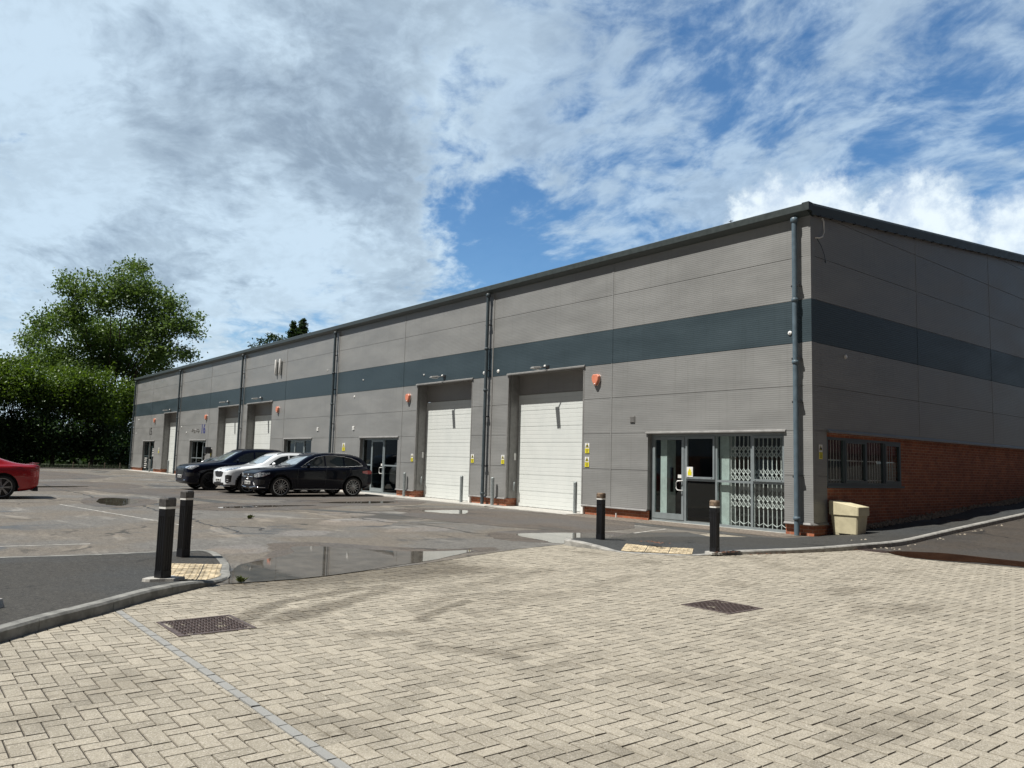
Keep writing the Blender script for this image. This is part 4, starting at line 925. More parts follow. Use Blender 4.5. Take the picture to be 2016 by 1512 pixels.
def text(s, x, z, size, mat, label, name='unit_number', dy=-.006):
    cu_ = bpy.data.curves.new(name, 'FONT'); cu_.body = s; cu_.size = size; cu_.extrude = .003; cu_.offset = size*.016; cu_.space_character = 1.08; cu_.align_x = 'CENTER'
    o = bpy.data.objects.new('tmp', cu_); col.objects.link(o); bpy.context.view_layer.update()
    me = bpy.data.meshes.new_from_object(o.evaluated_get(bpy.context.evaluated_depsgraph_get())); bpy.data.objects.remove(o)
    me.materials.clear(); me.materials.append(mat)
    q = bpy.data.objects.new(name, me); col.objects.link(q); q.location = (x, dy, z); q.rotation_euler = (R(90), 0, 0)
    if label: tag(q, label, 'number')
    return q
text('15', -55.6, 2.83, .80, M['ink'], 'dark number 15 on the grey cladding of the far unit')
text('16', -42.85, 2.82, .84, M['blue_ink'], 'blue number 16 on the grey cladding above the entrance')
m = MB()
for k in range(9):
    x = -45.2+k*.17; m.tube([(x, -.004, 2.93+.10*math.sin(k*1.3)), (x+.16, -.006, 3.05+.10*math.sin(k*2.1+1)), (x+.30, -.004, 3.0+.12*math.cos(k))], .022, 5)
m.tube([(-45.2, -.005, 3.0), (-44.6, -.005, 3.08), (-43.7, -.005, 2.98)], .03, 5)
tag(m.build('faded_lettering', M['trim']), 'faded pale scribble of old lettering left of the blue 16', 'lettering')
m = MB()
for j in range(6): m.box(-57.35, -56.75+.1*((j*7) % 3), .13, .134, .25+j*.15, .30+j*.15)
tag(m.build('window_lettering', M['sign_w']), 'block of white lettering low on the dark entrance glass of unit 15', 'lettering')
m = MB()
for j in range(5): m.box(-55.2, -54.75, .12, .124, 1.2+j*.13, 1.25+j*.13)
tag(m.build('window_lettering', M['sign_w']), 'short rows of white lettering at the right edge of the entrance glass of unit 15', 'lettering')
m = MB(); m.lathe([(.16, 0), (.22, 0), (.22, .006), (.16, .006)], (-55.95, .12, 1.75), 'y', 20); m.lathe([(.001, 0), (.10, 0), (.10, .006)], (-55.95, .12, 1.75), 'y', 12); m.box(-56.1, -55.8, .12, .126, 1.34, 1.44)
tag(m.build('window_emblem', simple('pale_green_print', (.22, .42, .34), .5)), 'pale green round emblem on the dark entrance glass of unit 15', 'emblem')
def antenna(x, label):
    e = empty('antenna_panel', (x, 0, 6.2)); tag(e, label, 'antenna', 'white antenna panels')
    m = MB(); m.tube([(0, -.10, -.36), (0, -.10, -.33), (0, -.10, .38), (0, -.10, .42)], [.05, .068, .068, .05], 12); m.build('casing', M['white_p'], e)
    m = MB(); m.box(-.02, .02, -.05, 0, -.42, .30); m.tube([(0, -.10, -.36), (0, -.08, -.44), (0, -.02, -.47)], .014, 6); m.build('bracket', M['galv'], e)
antenna(-31.03, 'left one of two white vertical antenna panels above the middle unit'); antenna(-30.47, 'right one of two white vertical antenna panels above the middle unit')
e = empty('wall_fitting', (-41.0, 0, 1.62)); tag(e, 'black box shaped fitting on an angled arm beside the yellow sign of unit 16', 'fitting')
m = MB(); m.box(-.22, .20, -.40, -.06, -.12, .30); m.build('box', M['black'], e, bevel=.04)
m = MB(); m.tube([(-.05, 0, .1), (-.05, -.2, .05)], .03, 8); m.tube([(-.1, -.25, -.1), (-.65, -.3, -.42)], .035, 8); m.build('arm', M['black_m'], e)

# ------------------------------------------------------------------ bollards, bin, foot block
def bollard(x, y, z, rz, ht, label, worn=False):
    e = empty('bollard', (x, y, z), rz); tag(e, label, 'bollard', 'black ribbed bollards with white bands'); wd = .065; c_ = .013
    m = MB(); n = 5; pts = []
    side = [(-wd+c_, -wd)]
    for k in range(3):
        a = -wd*.62+k*wd*.46; side += [(a, -wd), (a+.006, -wd+.007), (a+.018, -wd+.007), (a+.024, -wd)]
    side += [(wd-c_, -wd)]
    for q in range(4):
        ca, sa = [(1, 0), (0, 1), (-1, 0), (0, -1)][q]; pts += [(p[0]*ca-p[1]*sa, p[0]*sa+p[1]*ca) for p in side]
    m.prism(pts, .09, ht-.205); m.cbox(-wd-.002, wd+.002, -wd-.002, wd+.002, -.05, .09, c_); m.cbox(-wd, wd, -wd, wd, ht-.205, ht-.125, c_)
    m.build('post', M['black'], e)
    m = MB(); m.cbox(-wd-.0015, wd+.0015, -wd-.0015, wd+.0015, ht-.125, ht-.100, c_); m.build('reflective_band', M['white_p'], e)
    m = MB(); m.cbox(-wd-.004, wd+.004, -wd-.004, wd+.004, ht-.098, ht-.02, c_+.002); m.prism([(-wd+c_, -wd-.004), (wd-c_, -wd-.004), (wd+.004, -wd+c_), (wd+.004, wd-c_), (wd-c_, wd+.004), (-wd+c_, wd+.004), (-wd-.004, wd-c_), (-wd-.004, -wd+c_)], ht-.02, ht, 0, .86)
    m.build('cap', cap_mat2 if worn else cap_mat, e)
cap_mat = simple('dull_grey_cap', (.085, .082, .080), .6, 0, .3, 20); cap_mat2 = simple('worn_brown_cap', (.16, .115, .08), .7, 0, .6, 22)
RZ = R(24)
bollard(.26, -13.78, .094, RZ, .885, 'near black bollard standing in front of the buff slabs on the left island')
bollard(-1.71, -12.99, .094, RZ, .87, 'rear black bollard behind the buff slabs on the left island')
bollard(-1.01, -5.69, .09, R(12), .855, 'left one of the two black bollards on the kerb tip before the shopfront', True)
bollard(1.17, -5.16, .04, R(10), .88, 'right one of the two black bollards with worn brown cap near the shopfront', True)
def pad(x, y, r_, z, seed):
    rr = random.Random(seed); pts = [(x+r_*rr.uniform(.7, 1.25)*math.cos(k*.45), y+1.5*r_*rr.uniform(.7, 1.2)*math.sin(k*.45)) for k in range(14)]
    m = MB(); m.prism(pts, z-.03, z+.006, 0, .97); tag(m.build('concrete_footing', M['conc']), kind='structure')
pad(.26, -13.78, .145, .101, 1); pad(1.17, -5.16, .13, .05, 2)
e = empty('foot_block', (1.32, -15.52, .097), R(45)); tag(e, 'pale grey rubber foot block at the left edge of the island', 'foot block')
m = MB(); m.extr([(-.11, 0), (.11, 0), (.08, .075), (-.08, .075)], 'y', -.3, .13); m.build('block', M['conc'], e, bevel=.006)
m = MB()
for yy in (-.05, .03, .08): m.box(-.03, .03, yy, yy+.025, .0752, .078)
m.build('slot', M['black_m'], e)
def galv(x, y, label):
    e = empty('steel_bollard', (x, y, .0)); tag(e, label, 'bollard', 'galvanised steel bollards beside the doors')
    m = MB(); m.tube([(0, 0, -.05), (0, 0, .93)], .057, 16, cap=False); m.build('post', M['galv'], e)
    m = MB(); m.lathe([(.057, .93), (.045, .95), (.0001, .955)], (0, 0, 0), 'z', 16); m.build('cap', M['galv'], e)
for x, y, l in ((-7.56, -.12, 'galvanised steel bollard at the right side of the nearest roller door'), (-11.55, -.16, 'galvanised steel bollard at the left side of the nearest roller door'),
                (-13.35, -.16, 'galvanised steel bollard at the right side of the second roller door'), (-17.3, -.12, 'galvanised steel bollard at the left side of the second roller door'),
                (-49.3, -.25, 'thin steel bollard at the right side of the far roller door'), (-53.6, -.4, 'thin steel bollard at the left side of the far roller door')): galv(x, y, l)
# grit bin
GB = empty('grit_bin', (.40, .80, H(.8)+.02)); tag(GB, 'cream plastic grit bin with sloping lid against the side wall', 'bin')
def tub(m, pts_b, pts_t, zb, zt):
    V = [(x, y, zb) for x, y in pts_b]+[(p[0], p[1], zt if len(p) == 2 else p[2]) for p in pts_t]; n = len(pts_b)
    m.add(V, [(i, (i+1) % n, n+(i+1) % n, n+i) for i in range(n)]+[tuple(range(n))[::-1], tuple(range(n, 2*n))])
def rr_(hx, hy, c_): return [(-hx+c_, -hy), (hx-c_, -hy), (hx, -hy+c_), (hx, hy-c_), (hx-c_, hy), (-hx+c_, hy), (-hx, hy-c_), (-hx, -hy+c_)]
m = MB(); tub(m, rr_(.285, .205, .03), rr_(.325, .235, .03), .035, .46)
for sx in (-1, 1):
    for sy in (-1, 0, 1): m.box(sx*.20-.07, sx*.20+.07, sy*.155-.045, sy*.155+.045, 0, .036)
m.build('tub', M['cream'], GB, bevel=.008)
m = MB(); b0 = rr_(.350, .255, .02); sl_ = lambda x: .76-(x+.35)*.17
V = [(x, y, .445) for x, y in b0]+[(x, y, sl_(x)) for x, y in b0]; n = 8
m.add(V, [(i, (i+1) % n, n+(i+1) % n, n+i) for i in range(n)]+[tuple(range(n))[::-1], tuple(range(n, 2*n))]); m.build('lid', M['cream'], GB, bevel=.008)

# ------------------------------------------------------------------ cars
car_glass, _t, _b = new_mat('car_glass'); _t.set(_b.inputs['Base Color'], (.012, .016, .019)); _b.inputs['Roughness'].default_value = .03; _b.inputs['Coat Weight'].default_value = .6; _b.inputs['Specular IOR Level'].default_value = .8
tyre = simple('tyre_rubber', (.018, .018, .019), .8); plastic = simple('trim_plastic', (.022, .022, .024), .55); chrome = simple('chrome', (.75, .76, .78), .12, 1.0, .03)
rim_bright = simple('bright_alloy', (.45, .45, .46), .3, .85, .05); rim_dark = simple('dark_alloy', (.02, .02, .022), .3, .6); rim_grey = simple('grey_alloy', (.30, .30, .31), .35, .8)
lamp, _t, _b = new_mat('lamp_glass'); _t.set(_b.inputs['Base Color'], _t.mix(_t.ramp(_t.noise(objco(_t), 22, 2), .45, .55), (.18, .20, .22), (.75, .78, .82))); _b.inputs['Roughness'].default_value = .08; _b.inputs['Coat Weight'].default_value = 1; _b.inputs['Metallic'].default_value = .5
lamp_red = simple('red_lamp', (.35, .012, .012), .12, 0, .1, coat=1.0); plate_w = simple('number_plate', (.78, .79, .78), .35)
def interp(tab, x):
    xs = [p[0] for p in tab]; 
    return float(np.interp(x, xs, [p[1] for p in tab]))
def make_car(spec):
    L, W = spec['L'], spec['W']/2; st = spec['stations']; root = empty(spec['name'])
    tag(root, spec['label'], 'car', spec.get('group'))
    secs = []
    for x in st:
        wv = W*interp(spec['w'], x); bot = interp(spec['bot'], x); belt = interp(spec['belt'], x); top = interp(spec['top'], x); rh = W*interp(spec['rh'], x)
        hgt = belt-bot; edge = top-interp(spec.get('crown', [(0, .02), (L, .02)]), x)
        secs.append([(0, bot), (wv*.82, bot), (wv*.955, bot+.045), (wv*.985, bot+hgt*.30), (wv*1.0, bot+hgt*.60), (wv*.985, belt-.075), (wv*.955, belt-.01), (rh+(wv*.93-rh)*.78, belt+(edge-belt)*.12), (rh+(wv*.93-rh)*.25, belt+(edge-belt)*.80), (rh*.97, edge), (rh*.72, top-.008), (0, top)])
    K = len(secs[0]); V = []; idx = {}
    for i, s in enumerate(secs):
        for k, (y, z) in enumerate(s):
            idx[i, k, 1] = len(V); V.append((st[i], y, z))
            if 0 < k < K-1: idx[i, k, -1] = len(V); V.append((st[i], -y, z))
            else: idx[i, k, -1] = idx[i, k, 1]
    F = []
    for i in range(len(st)-1):
        for k in range(K-1):
            for s in (1, -1):
                q = (idx[i, k, s], idx[i+1, k, s], idx[i+1, k+1, s], idx[i, k+1, s]); F.append(q if s < 0 else q[::-1])
    for i, flip in ((0, 1), (len(st)-1, 0)):
        for k in range(K-1):
            q = []
            for v in (idx[i, k, 1], idx[i, k+1, 1], idx[i, k+1, -1], idx[i, k, -1]):
                if v not in q: q.append(v)
            F.append(tuple(q) if flip else tuple(q[::-1]))
    me = bpy.data.meshes.new('body'); me.from_pydata(V, [], F); b = bmesh.new(); b.from_mesh(me); bmesh.ops.recalc_face_normals(b, faces=b.faces); b.to_mesh(me); b.free()
    o = bpy.data.objects.new('body', me); col.objects.link(o)
    sub = o.modifiers.new('s', 'SUBSURF'); sub.levels = 3; sub.render_levels = 3
    bpy.context.view_layer.update(); dg = bpy.context.evaluated_depsgraph_get()
    me1 = bpy.data.meshes.new_from_object(o.evaluated_get(dg)); bvh = BVHTree.FromPolygons([v.co[:] for v in me1.vertices], [p.vertices[:] for p in me1.polygons])
    # wheel arches
    R_, AR = spec['wr'], spec['wr']+.065
    cut = MB()
    for wx in spec['wx']:
        for s in (-1, 1): cut.lathe([(.0001, 0), (AR, 0), (AR, .42), (.0001, .42)], (wx, (W+.1)*s if s > 0 else -(W+.1), R_+.01), 'y', 36) if s < 0 else cut.lathe([(.0001, 0), (AR, 0), (AR, .42), (.0001, .42)], (wx, W+.1-.42, R_+.01), 'y', 36)
    co_ = cut.build('cutter', plastic); bmc = bmesh.new(); bmc.from_mesh(co_.data); bmesh.ops.remove_doubles(bmc, verts=bmc.verts, dist=.001); bmesh.ops.recalc_face_normals(bmc, faces=bmc.faces); bmc.to_mesh(co_.data); bmc.free()
    o.modifiers.clear(); old = o.data; o.data = me1
    bo = o.modifiers.new('b', 'BOOLEAN'); bo.object = co_; bo.operation = 'DIFFERENCE'; bo.solver = 'EXACT'
    bpy.context.view_layer.update(); me2 = bpy.data.meshes.new_from_object(o.evaluated_get(bpy.context.evaluated_depsgraph_get()))
    o.modifiers.clear(); o.data = me2; bpy.data.objects.remove(co_)
    me2.materials.clear(); me2.materials.append(spec['paint']); me2.materials.append(plastic)
    zc = spec.get('cladz', .26)
    for p in me2.polygons:
        p.use_smooth = True; c_ = p.center; mi = 0
        if c_.z < zc: mi = 1
        for wx in spec['wx']:
            dd = math.hypot(c_.x-wx, c_.z-R_-.01)
            if dd < AR-.004 or (abs(c_.y) < W*.96 and dd < AR+.02 and c_.z < R_*2+.1 and abs(c_.y) > W-.36): mi = 1
            if spec.get('arch') and dd < AR+.055 and c_.z < interp(spec['belt'], c_.x)-.05 and abs(c_.y) > W*.85: mi = 1
        p.material_index = mi
    o.parent = root
    if hasattr(me2, 'set_sharp_from_angle'): me2.set_sharp_from_angle(angle=R(38))
    def hit(view, a, z, side=1):
        if view == 'side': org, d = Vector((a, 5*side, z)), Vector((0, -side, 0))
        elif view == 'front': org, d = Vector((-5, a, z)), Vector((1, 0, 0))
        elif view == 'top': org, d = Vector((a, z, 6)), Vector((0, 0, -1))
        elif view == 'fc':
            th = R(a)*side; tgt = Vector((1.2, 0, z)); d = Vector((math.cos(th), -math.sin(th), 0)); org = tgt-d*6
        elif view == 'rc':
            th = R(a)*side; tgt = Vector((L-1.2, 0, z)); d = Vector((-math.cos(th), -math.sin(th), 0)); org = tgt-d*6
        h, n, *_ = bvh.ray_cast(org, d)
        if h is None: return None, None
        if n.dot(d) > 0: n = -n
        return h, n
    def patch(name, mat, view, top, botm, n=12, mrows=5, off=.004, side=1, parent=o, rim=.012):
        T_ = resample([(*p, 0) for p in top], 1e9) ; 
        def samp(pl, t):
            Ls = [math.dist(pl[i], pl[i+1]) for i in range(len(pl)-1)]; tot = sum(Ls); s = t*tot
            for i, l in enumerate(Ls):
                if s <= l or i == len(Ls)-1: f = min(1, s/l if l else 0); return (pl[i][0]+(pl[i+1][0]-pl[i][0])*f, pl[i][1]+(pl[i+1][1]-pl[i][1])*f)
                s -= l
        grid = []
        for i in range(n+1):
            a, b_ = samp(top, i/n), samp(botm, i/n); rowp = []
            for j in range(mrows+1):
                f = j/mrows; h, nn = hit(view, a[0]+(b_[0]-a[0])*f, a[1]+(b_[1]-a[1])*f, side)
                if h is None: return None
                rowp.append((h, nn))
            grid.append(rowp)
        m = MB(); V = [h+nn*off for r_ in grid for h, nn in r_]; c_ = mrows+1
        Fs = [(i*c_+j, i*c_+j+1, (i+1)*c_+j+1, (i+1)*c_+j) for i in range(n) for j in range(mrows)]
        loop = [(i, 0) for i in range(n+1)]+[(n, j) for j in range(1, c_)]+[(i, mrows) for i in range(n-1, -1, -1)]+[(0, j) for j in range(mrows-1, 0, -1)]
        base = len(V); V += [grid[i][j][0]-grid[i][j][1]*rim for i, j in loop]; k = len(loop)
        m.add(V, Fs, smooth=True); m.add([V[i*c_+j] for i, j in loop]+V[base:], [(q, (q+1) % k, k+(q+1) % k, k+q) for q in range(k)])
        return m.build(name, mat, parent)
    def trimline(name, mat, view, pts, r_=.008, side=1, parent=o, n=6, off=.006):
        out = []
        for i in range(len(pts)-1):
            for k in range(n):
                f = k/n; h, nn = hit(view, pts[i][0]+(pts[i+1][0]-pts[i][0])*f, pts[i][1]+(pts[i+1][1]-pts[i][1])*f, side)
                if h is not None: out.append(h+nn*off)
        h, nn = hit(view, *pts[-1], side)
        if h is not None: out.append(h+nn*off)
        if len(out) > 1:
            m = MB(); m.tube(out, r_, 6); return m.build(name, mat, parent)
    for s in (-1, 1):
        for (tp, bt) in spec['sidewin']: patch('side_window', car_glass, 'side', tp, bt, 10, 5, .003, s, root)
        for pts, r_ in spec.get('chrome', []): trimline('window_trim', spec.get('trimmat', chrome), 'side', pts, r_, s, root)
        for pts in spec.get('seams', []): trimline('door_seam', plastic, 'side', pts, .0035, s, root, 8, .0005)
        for tp, bt in spec.get('head', []): patch('headlight', lamp, 'fc', tp, bt, 10, 4, .006, s, root)
        for tp, bt in spec.get('tail', []): patch('tail_light', lamp_red, 'rc', tp, bt, 10, 4, .006, s, root)
        for tp, bt in spec.get('intake', []): patch('air_intake', plastic, 'fc', tp, bt, 8, 4, .004, s, root)
        for pts, r_ in spec.get('fchrome', []): trimline('bumper_trim', chrome, 'fc', pts, r_, s, root, 6, .008)
        # mirror
        mx, mz = spec['mirror']; h, nn = hit('side', mx, mz, s)
        if h is not None:
            m = MB(); m.tube([(mx, h.y-.03*s, mz), (mx+.0, h.y+.09*s, mz+.02)], .022, 8)
            MR = m.build('mirror', plastic, root)
            bm_ = bmesh.new(); bmesh.ops.create_icosphere(bm_, subdivisions=3, radius=1)
            for v in bm_.verts:
                c_ = v.co; v.co = Vector((c_.x*.07*(1 if c_.x < 0 else .45)+mx, c_.y*.115+h.y+.17*s, c_.z*.075+mz+.05))
            mm = bpy.data.meshes.new('mirror_housing'); bm_.to_mesh(mm); bm_.free()
            for p in mm.polygons: p.use_smooth = True
            mm.materials.append(spec.get('mirmat', spec['paint'])); q = bpy.data.objects.new('mirror_housing', mm); col.objects.link(q); q.parent = MR
        for hx, hz in spec.get('handles', []):
            h, nn = hit('side', hx, hz, s)
            if h is not None: m = MB(); m.tube([(hx-.09, h.y, hz), (hx-.07, h.y+.035*s, hz+.004), (hx+.07, h.y+.035*s, hz+.004), (hx+.09, h.y, hz)], .012, 8); m.build('door_handle', spec['paint'], root)
        for wx in spec['wx']:
            sg = s; cy_ = (W-.115)*s
            m = MB(); prof = [(R_*.765, -.10), (R_*.78, -.112), (R_*.93, -.112), (R_*.985, -.09), (R_, -.05), (R_, .05), (R_*.985, .09), (R_*.93, .112), (R_*.78, .112), (R_*.765, .10)]
            m.lathe(prof, (0, 0, 0), 'y', 40); wh = m.build('wheel', tyre, root); wh.location = (wx, cy_, R_)
            m = MB(); rr = R_*.775; m.lathe([(rr, -.10), (rr, .10)], (0, 0, 0), 'y', 40, 1); m.lathe([(rr, .104*s), (rr-.018, .104*s), (rr-.022, .085*s)], (0, 0, 0), 'y', 40); m.lathe([(rr-.01, .0), (.0001, .0)], (0, .02*s, 0), 'y', 30, 2)
            m.lathe([(.0001, .092*s), (.05, .088*s), (.055, .05*s)], (0, 0, 0), 'y', 16)
            ns = spec['spokes']
            for k in range(ns):
                a0 = 2*math.pi*k/ns
                for da in ((-.045, .045) if spec.get('twin', False) else (0,)):
                    a = a0+da; d = Vector((math.cos(a), 0, math.sin(a))); tv = Vector((-d.z, 0, d.x)); wv0, wv1 = spec['spw']; 
                    a2 = a0+da*1.9; d2 = Vector((math.cos(a2), 0, math.sin(a2))); tv2 = Vector((-d2.z, 0, d2.x))
                    P = [d*.04-tv*wv0, d*.04+tv*wv0, d2*(rr-.012)+tv2*wv1, d2*(rr-.012)-tv2*wv1]
                    V = [Vector((p.x, .088*s-.012*s*(i > 1), p.z)) for i, p in enumerate(P)]+[Vector((p.x, .045*s, p.z)) for p in P]
                    m.add(V, [(0, 1, 2, 3), (7, 6, 5, 4), (0, 4, 5, 1), (1, 5, 6, 2), (2, 6, 7, 3), (3, 7, 4, 0)])
            m.build('rim', [spec['rim'], plastic, rim_dark], wh)
    tp, bt = spec['windscreen']; patch('windscreen', car_glass if not spec.get('ws_light') else ws_glass, 'top', tp, bt, 12, 8, .004, 1, root)
    if 'rearscreen' in spec: patch('rear_window', car_glass, 'top', *spec['rearscreen'], 12, 6, .004, 1, root)
    for nm, mt, tp, bt in spec.get('front', []): patch(nm, mt, 'front', tp, bt, 12, 4, .006, 1, root)
    for pts, r_ in spec.get('frontbar', []): trimline('grille_bar', chrome, 'front', pts, r_, 1, root, 8, .014)
    if 'plate' in spec:
        pz, txt = spec['plate']; h, nn = hit('front', 0, pz); m = MB(); m.box(h.x-.035, h.x+.02, -.26, .26, pz-.056, pz+.056); P_ = m.build('number_plate', plate_w, root, bevel=.003)
        q = text(txt, 0, 0, .095, M['ink'], None, 'lettering'); q.rotation_euler = (R(90), 0, R(-90)); q.location = (h.x-.038, 0, pz-.035); q.parent = P_
    if 'badge' in spec:
        bz, br = spec['badge']; h, nn = hit('front', 0, bz); m = MB(); cx_ = h.x-.02
        m.lathe([(br, 0), (br, -.012), (br-.012, -.016), (br-.016, 0)], (cx_, 0, bz), 'x', 24)
        for k in range(3):
            a = math.pi/2+k*2.094; m.tube([(cx_-.01, 0, bz), (cx_-.01, br*.93*math.cos(a), bz+br*.93*math.sin(a))], [br*.14, .004], 6)
        m.build('badge', chrome, root)
    if 'oval' in spec:
        m = MB(); bz, ba, bb = spec['oval']; h, nn = hit('front', 0, bz); m.add([(h.x-.012, ba*math.cos(k*.3927), bz+bb*math.sin(k*.3927)) for k in range(16)]+[(h.x+.01, ba*math.cos(k*.3927), bz+bb*math.sin(k*.3927)) for k in range(16)], [tuple(range(16))]+[(k, (k+1) % 16, 16+(k+1) % 16, 16+k) for k in range(16)]); m.build('badge', chrome, root)
    if spec.get('rails'):
        for s in (-1, 1):
            xs = np.linspace(*spec['rails'], 12); pts = []
            for x in xs:
                yy = W*interp(spec['rh'], x)*.93*s; h, nn = hit('top', x, yy)
                if h is not None: pts.append(h+Vector((0, 0, .03)))
            pts = [pts[0]-Vector((.05, 0, .04))]+pts+[pts[-1]+Vector((.05, 0, -.04))]; m = MB(); m.tube(pts, .014, 8); m.build('roof_rail', spec.get('railmat', plastic), root)
    if spec.get('sill'):
        for s in (-1, 1):
            a, b_, z = spec['sill']; trimline('sill_trim', chrome, 'side', [(a, z), (b_, z)], .012, s, root)
    if spec.get('spoiler'):
        x, z, yy = spec['spoiler']; m = MB(); V = []
        for y in (-yy, -yy*.6, 0, yy*.6, yy): V += [(x-.16, y, z-.02), (x+.01, y, z+.028), (x+.012, y, z+.016), (x-.14, y, z-.04)]
        m.add(V, [(i*4+k, i*4+(k+1) % 4, (i+1)*4+(k+1) % 4, (i+1)*4+k) for i in range(4) for k in range(4)]+[(0, 3, 2, 1), (16, 17, 18, 19)], smooth=False); m.build('spoiler', spec['paint'], root)
    if spec.get('exhaust'):
        for s in (-1, 1):
            m = MB(); x, y, z = spec['exhaust']; m.lathe([(.03, 0), (.045, 0), (.045, -.12)], (x, y*s, z), 'x', 14); m.build('exhaust', rim_dark, root)
        m = MB(); x, y, z = spec['exhaust']; m.extr([(-.78, z-.04), (.78, z-.04), (.70, z+.09), (-.70, z+.09)], 'x', x-.16, x-.02); m.build('diffuser', plastic, root)
    return root
ws_glass, _t, _b = new_mat('windscreen_glass_painted_sky'); _t.set(_b.inputs['Base Color'], _t.mix(_t.ramp(_t.noise(objco(_t), 2.5, 4), .4, .6), (.10, .12, .13), (.26, .30, .32))); _b.inputs['Roughness'].default_value = .04; _b.inputs['Specular IOR Level'].default_value = 1.0; _b.inputs['Coat Weight'].default_value = .8  # pale mottled base colour stands in for sky reflected in the windscreen

def suv(L=4.66, Wd=1.89, Ht=1.64, hood=.98, **k):
    x = L/4.66; z = Ht/1.64
    s = dict(L=L, W=Wd, wr=.362, wx=[.86*x, 3.73*x],
        stations=[v*x for v in (0, .07, .22, .5, .86, 1.20, 1.42, 1.75, 2.10, 2.45, 2.9, 3.4, 3.8, 4.08, 4.28, 4.46, 4.58, 4.66)],
        w=[(0, .78), (.07*x, .885), (.22*x, .95), (.5*x, .975), (.86*x, .99), (1.6*x, 1.0), (3.7*x, 1.0), (4.15*x, .975), (4.42*x, .93), (4.58*x, .86), (L, .74)],
        bot=[(0, .34), (.07*x, .27), (.3*x, .22), (1.2*x, .24), (3.3*x, .24), (4.2*x, .27), (4.5*x, .36), (L, .46)],
        belt=[(0, .80*z), (.07*x, .87*z), (.22*x, .93*z), (.5*x, .965*z), (1.2*x, 1.02*z), (2.2*x, 1.04*z), (3.4*x, 1.07*z), (4.2*x, 1.10*z), (4.5*x, 1.06*z), (L, .95*z)],
        top=[(0, .84*z), (.07*x, .915*z), (.22*x, .975*z), (.5*x, 1.02*z), (.86*x, 1.065*z), (1.20*x, 1.10*z), (1.42*x, 1.16*z), (1.75*x, 1.375*z), (2.10*x, 1.565*z), (2.45*x, 1.625*z), (2.9*x, 1.64*z), (3.4*x, 1.63*z), (3.8*x, 1.60*z), (4.08*x, 1.55*z), (4.28*x, 1.44*z), (4.46*x, 1.24*z), (4.58*x, 1.08*z), (L, .99*z)],
        rh=[(0, .68), (.22*x, .82), (.5*x, .84), (1.2*x, .86), (1.42*x, .80), (1.75*x, .74), (2.1*x, .70), (2.45*x, .69), (3.4*x, .685), (3.8*x, .68), (4.15*x, .68), (4.42*x, .70), (L, .64)],
        sidewin=[([(1.72*x, 1.115*z), (1.98*x, 1.30*z), (2.24*x, 1.44*z), (2.56*x, 1.50*z)], [(1.72*x, 1.105*z), (2.0*x, 1.105*z), (2.3*x, 1.11*z), (2.56*x, 1.115*z)]),
                 ([(2.63*x, 1.505*z), (3.0*x, 1.51*z), (3.34*x, 1.49*z)], [(2.63*x, 1.115*z), (3.0*x, 1.12*z), (3.34*x, 1.13*z)]),
                 ([(3.40*x, 1.485*z), (3.7*x, 1.43*z), (3.95*x, 1.33*z), (4.12*x, 1.20*z)], [(3.40*x, 1.135*z), (3.7*x, 1.14*z), (3.95*x, 1.15*z), (4.12*x, 1.175*z)])],
        seams=[[(1.50*x, 1.0*z), (1.48*x, .7), (1.50*x, .38)], [(2.60*x, 1.06*z), (2.60*x, .7), (2.56*x, .34)], [(3.62*x, 1.08*z), (3.55*x, .85), (3.30*x, .60), (3.26*x, .36)]],
        windscreen=([(2.02*x, -.54), (1.955*x, -.3), (1.94*x, 0), (1.955*x, .3), (2.02*x, .54)], [(1.49*x, -.70), (1.36*x, -.40), (1.31*x, 0), (1.36*x, .40), (1.49*x, .70)]),
        mirror=(1.86*x, 1.10*z), handles=[(2.42*x, .93*z), (3.35*x, .96*z)], rim=rim_bright, spokes=14, spw=(.008, .0065), twin=False)
    s.update(k); return s
blackp = paint('black_blue_paint', (.002, .0035, .010), 0, .3, .42, .05); whitep = paint('white_paint', (.80, .84, .88), 0, .35); redp = paint('red_paint', (.33, .006, .012), .35, .28); navy = paint('near_black_paint', (.0022, .004, .013), 0, .3, .42, .05)
GR = 'SUVs parked nose out in front of the units'
x = 1.0; z = 1.0
cA = make_car(suv(name='parked_suv', paint=blackp, cladz=.25, ws_light=1,
    label='black SUV with multispoke silver wheels and chrome window trim, nearest of the parked row', group=GR,
    chrome=[([(1.62, 1.085), (1.98, 1.315), (2.24, 1.455), (2.56, 1.52), (3.0, 1.53), (3.4, 1.505), (3.7, 1.45), (3.97, 1.34), (4.16, 1.19)], .009), ([(1.62, 1.085), (2.0, 1.09), (2.6, 1.10), (3.4, 1.12), (4.16, 1.17)], .009)],
    sill=(1.35, 3.15, .285), rails=(2.2, 3.8), railmat=chrome,
    head=[([(23, .79), (33, .85), (43, .865), (50, .865)], [(24, .70), (33, .69), (43, .735), (50, .82)])],
    tail=[([(30, .98), (45, 1.0), (54, .97)], [(30, .88), (45, .86), (54, .90)])],
    intake=[([(24, .60), (36, .62), (44, .60)], [(25, .42), (36, .42), (43, .46)])],
    fchrome=[([(8, .33), (18, .335), (26, .36), (36, .35), (44, .34)], .017), ([(22, .52), (27, .40), (31, .37)], .020)],
    front=[('grille', plastic, [(-.50, .80), (0, .82), (.50, .80)], [(-.42, .58), (0, .56), (.42, .58)])],
    frontbar=[([(-.44, .70), (-.15, .705)], .018), ([(.15, .705), (.44, .70)], .018)], badge=(.70, .105), plate=(.49, 'EY71 OZD')))
cA.location = (-18.70, -5.83, 0); cA.rotation_euler = (0, 0, R(90))
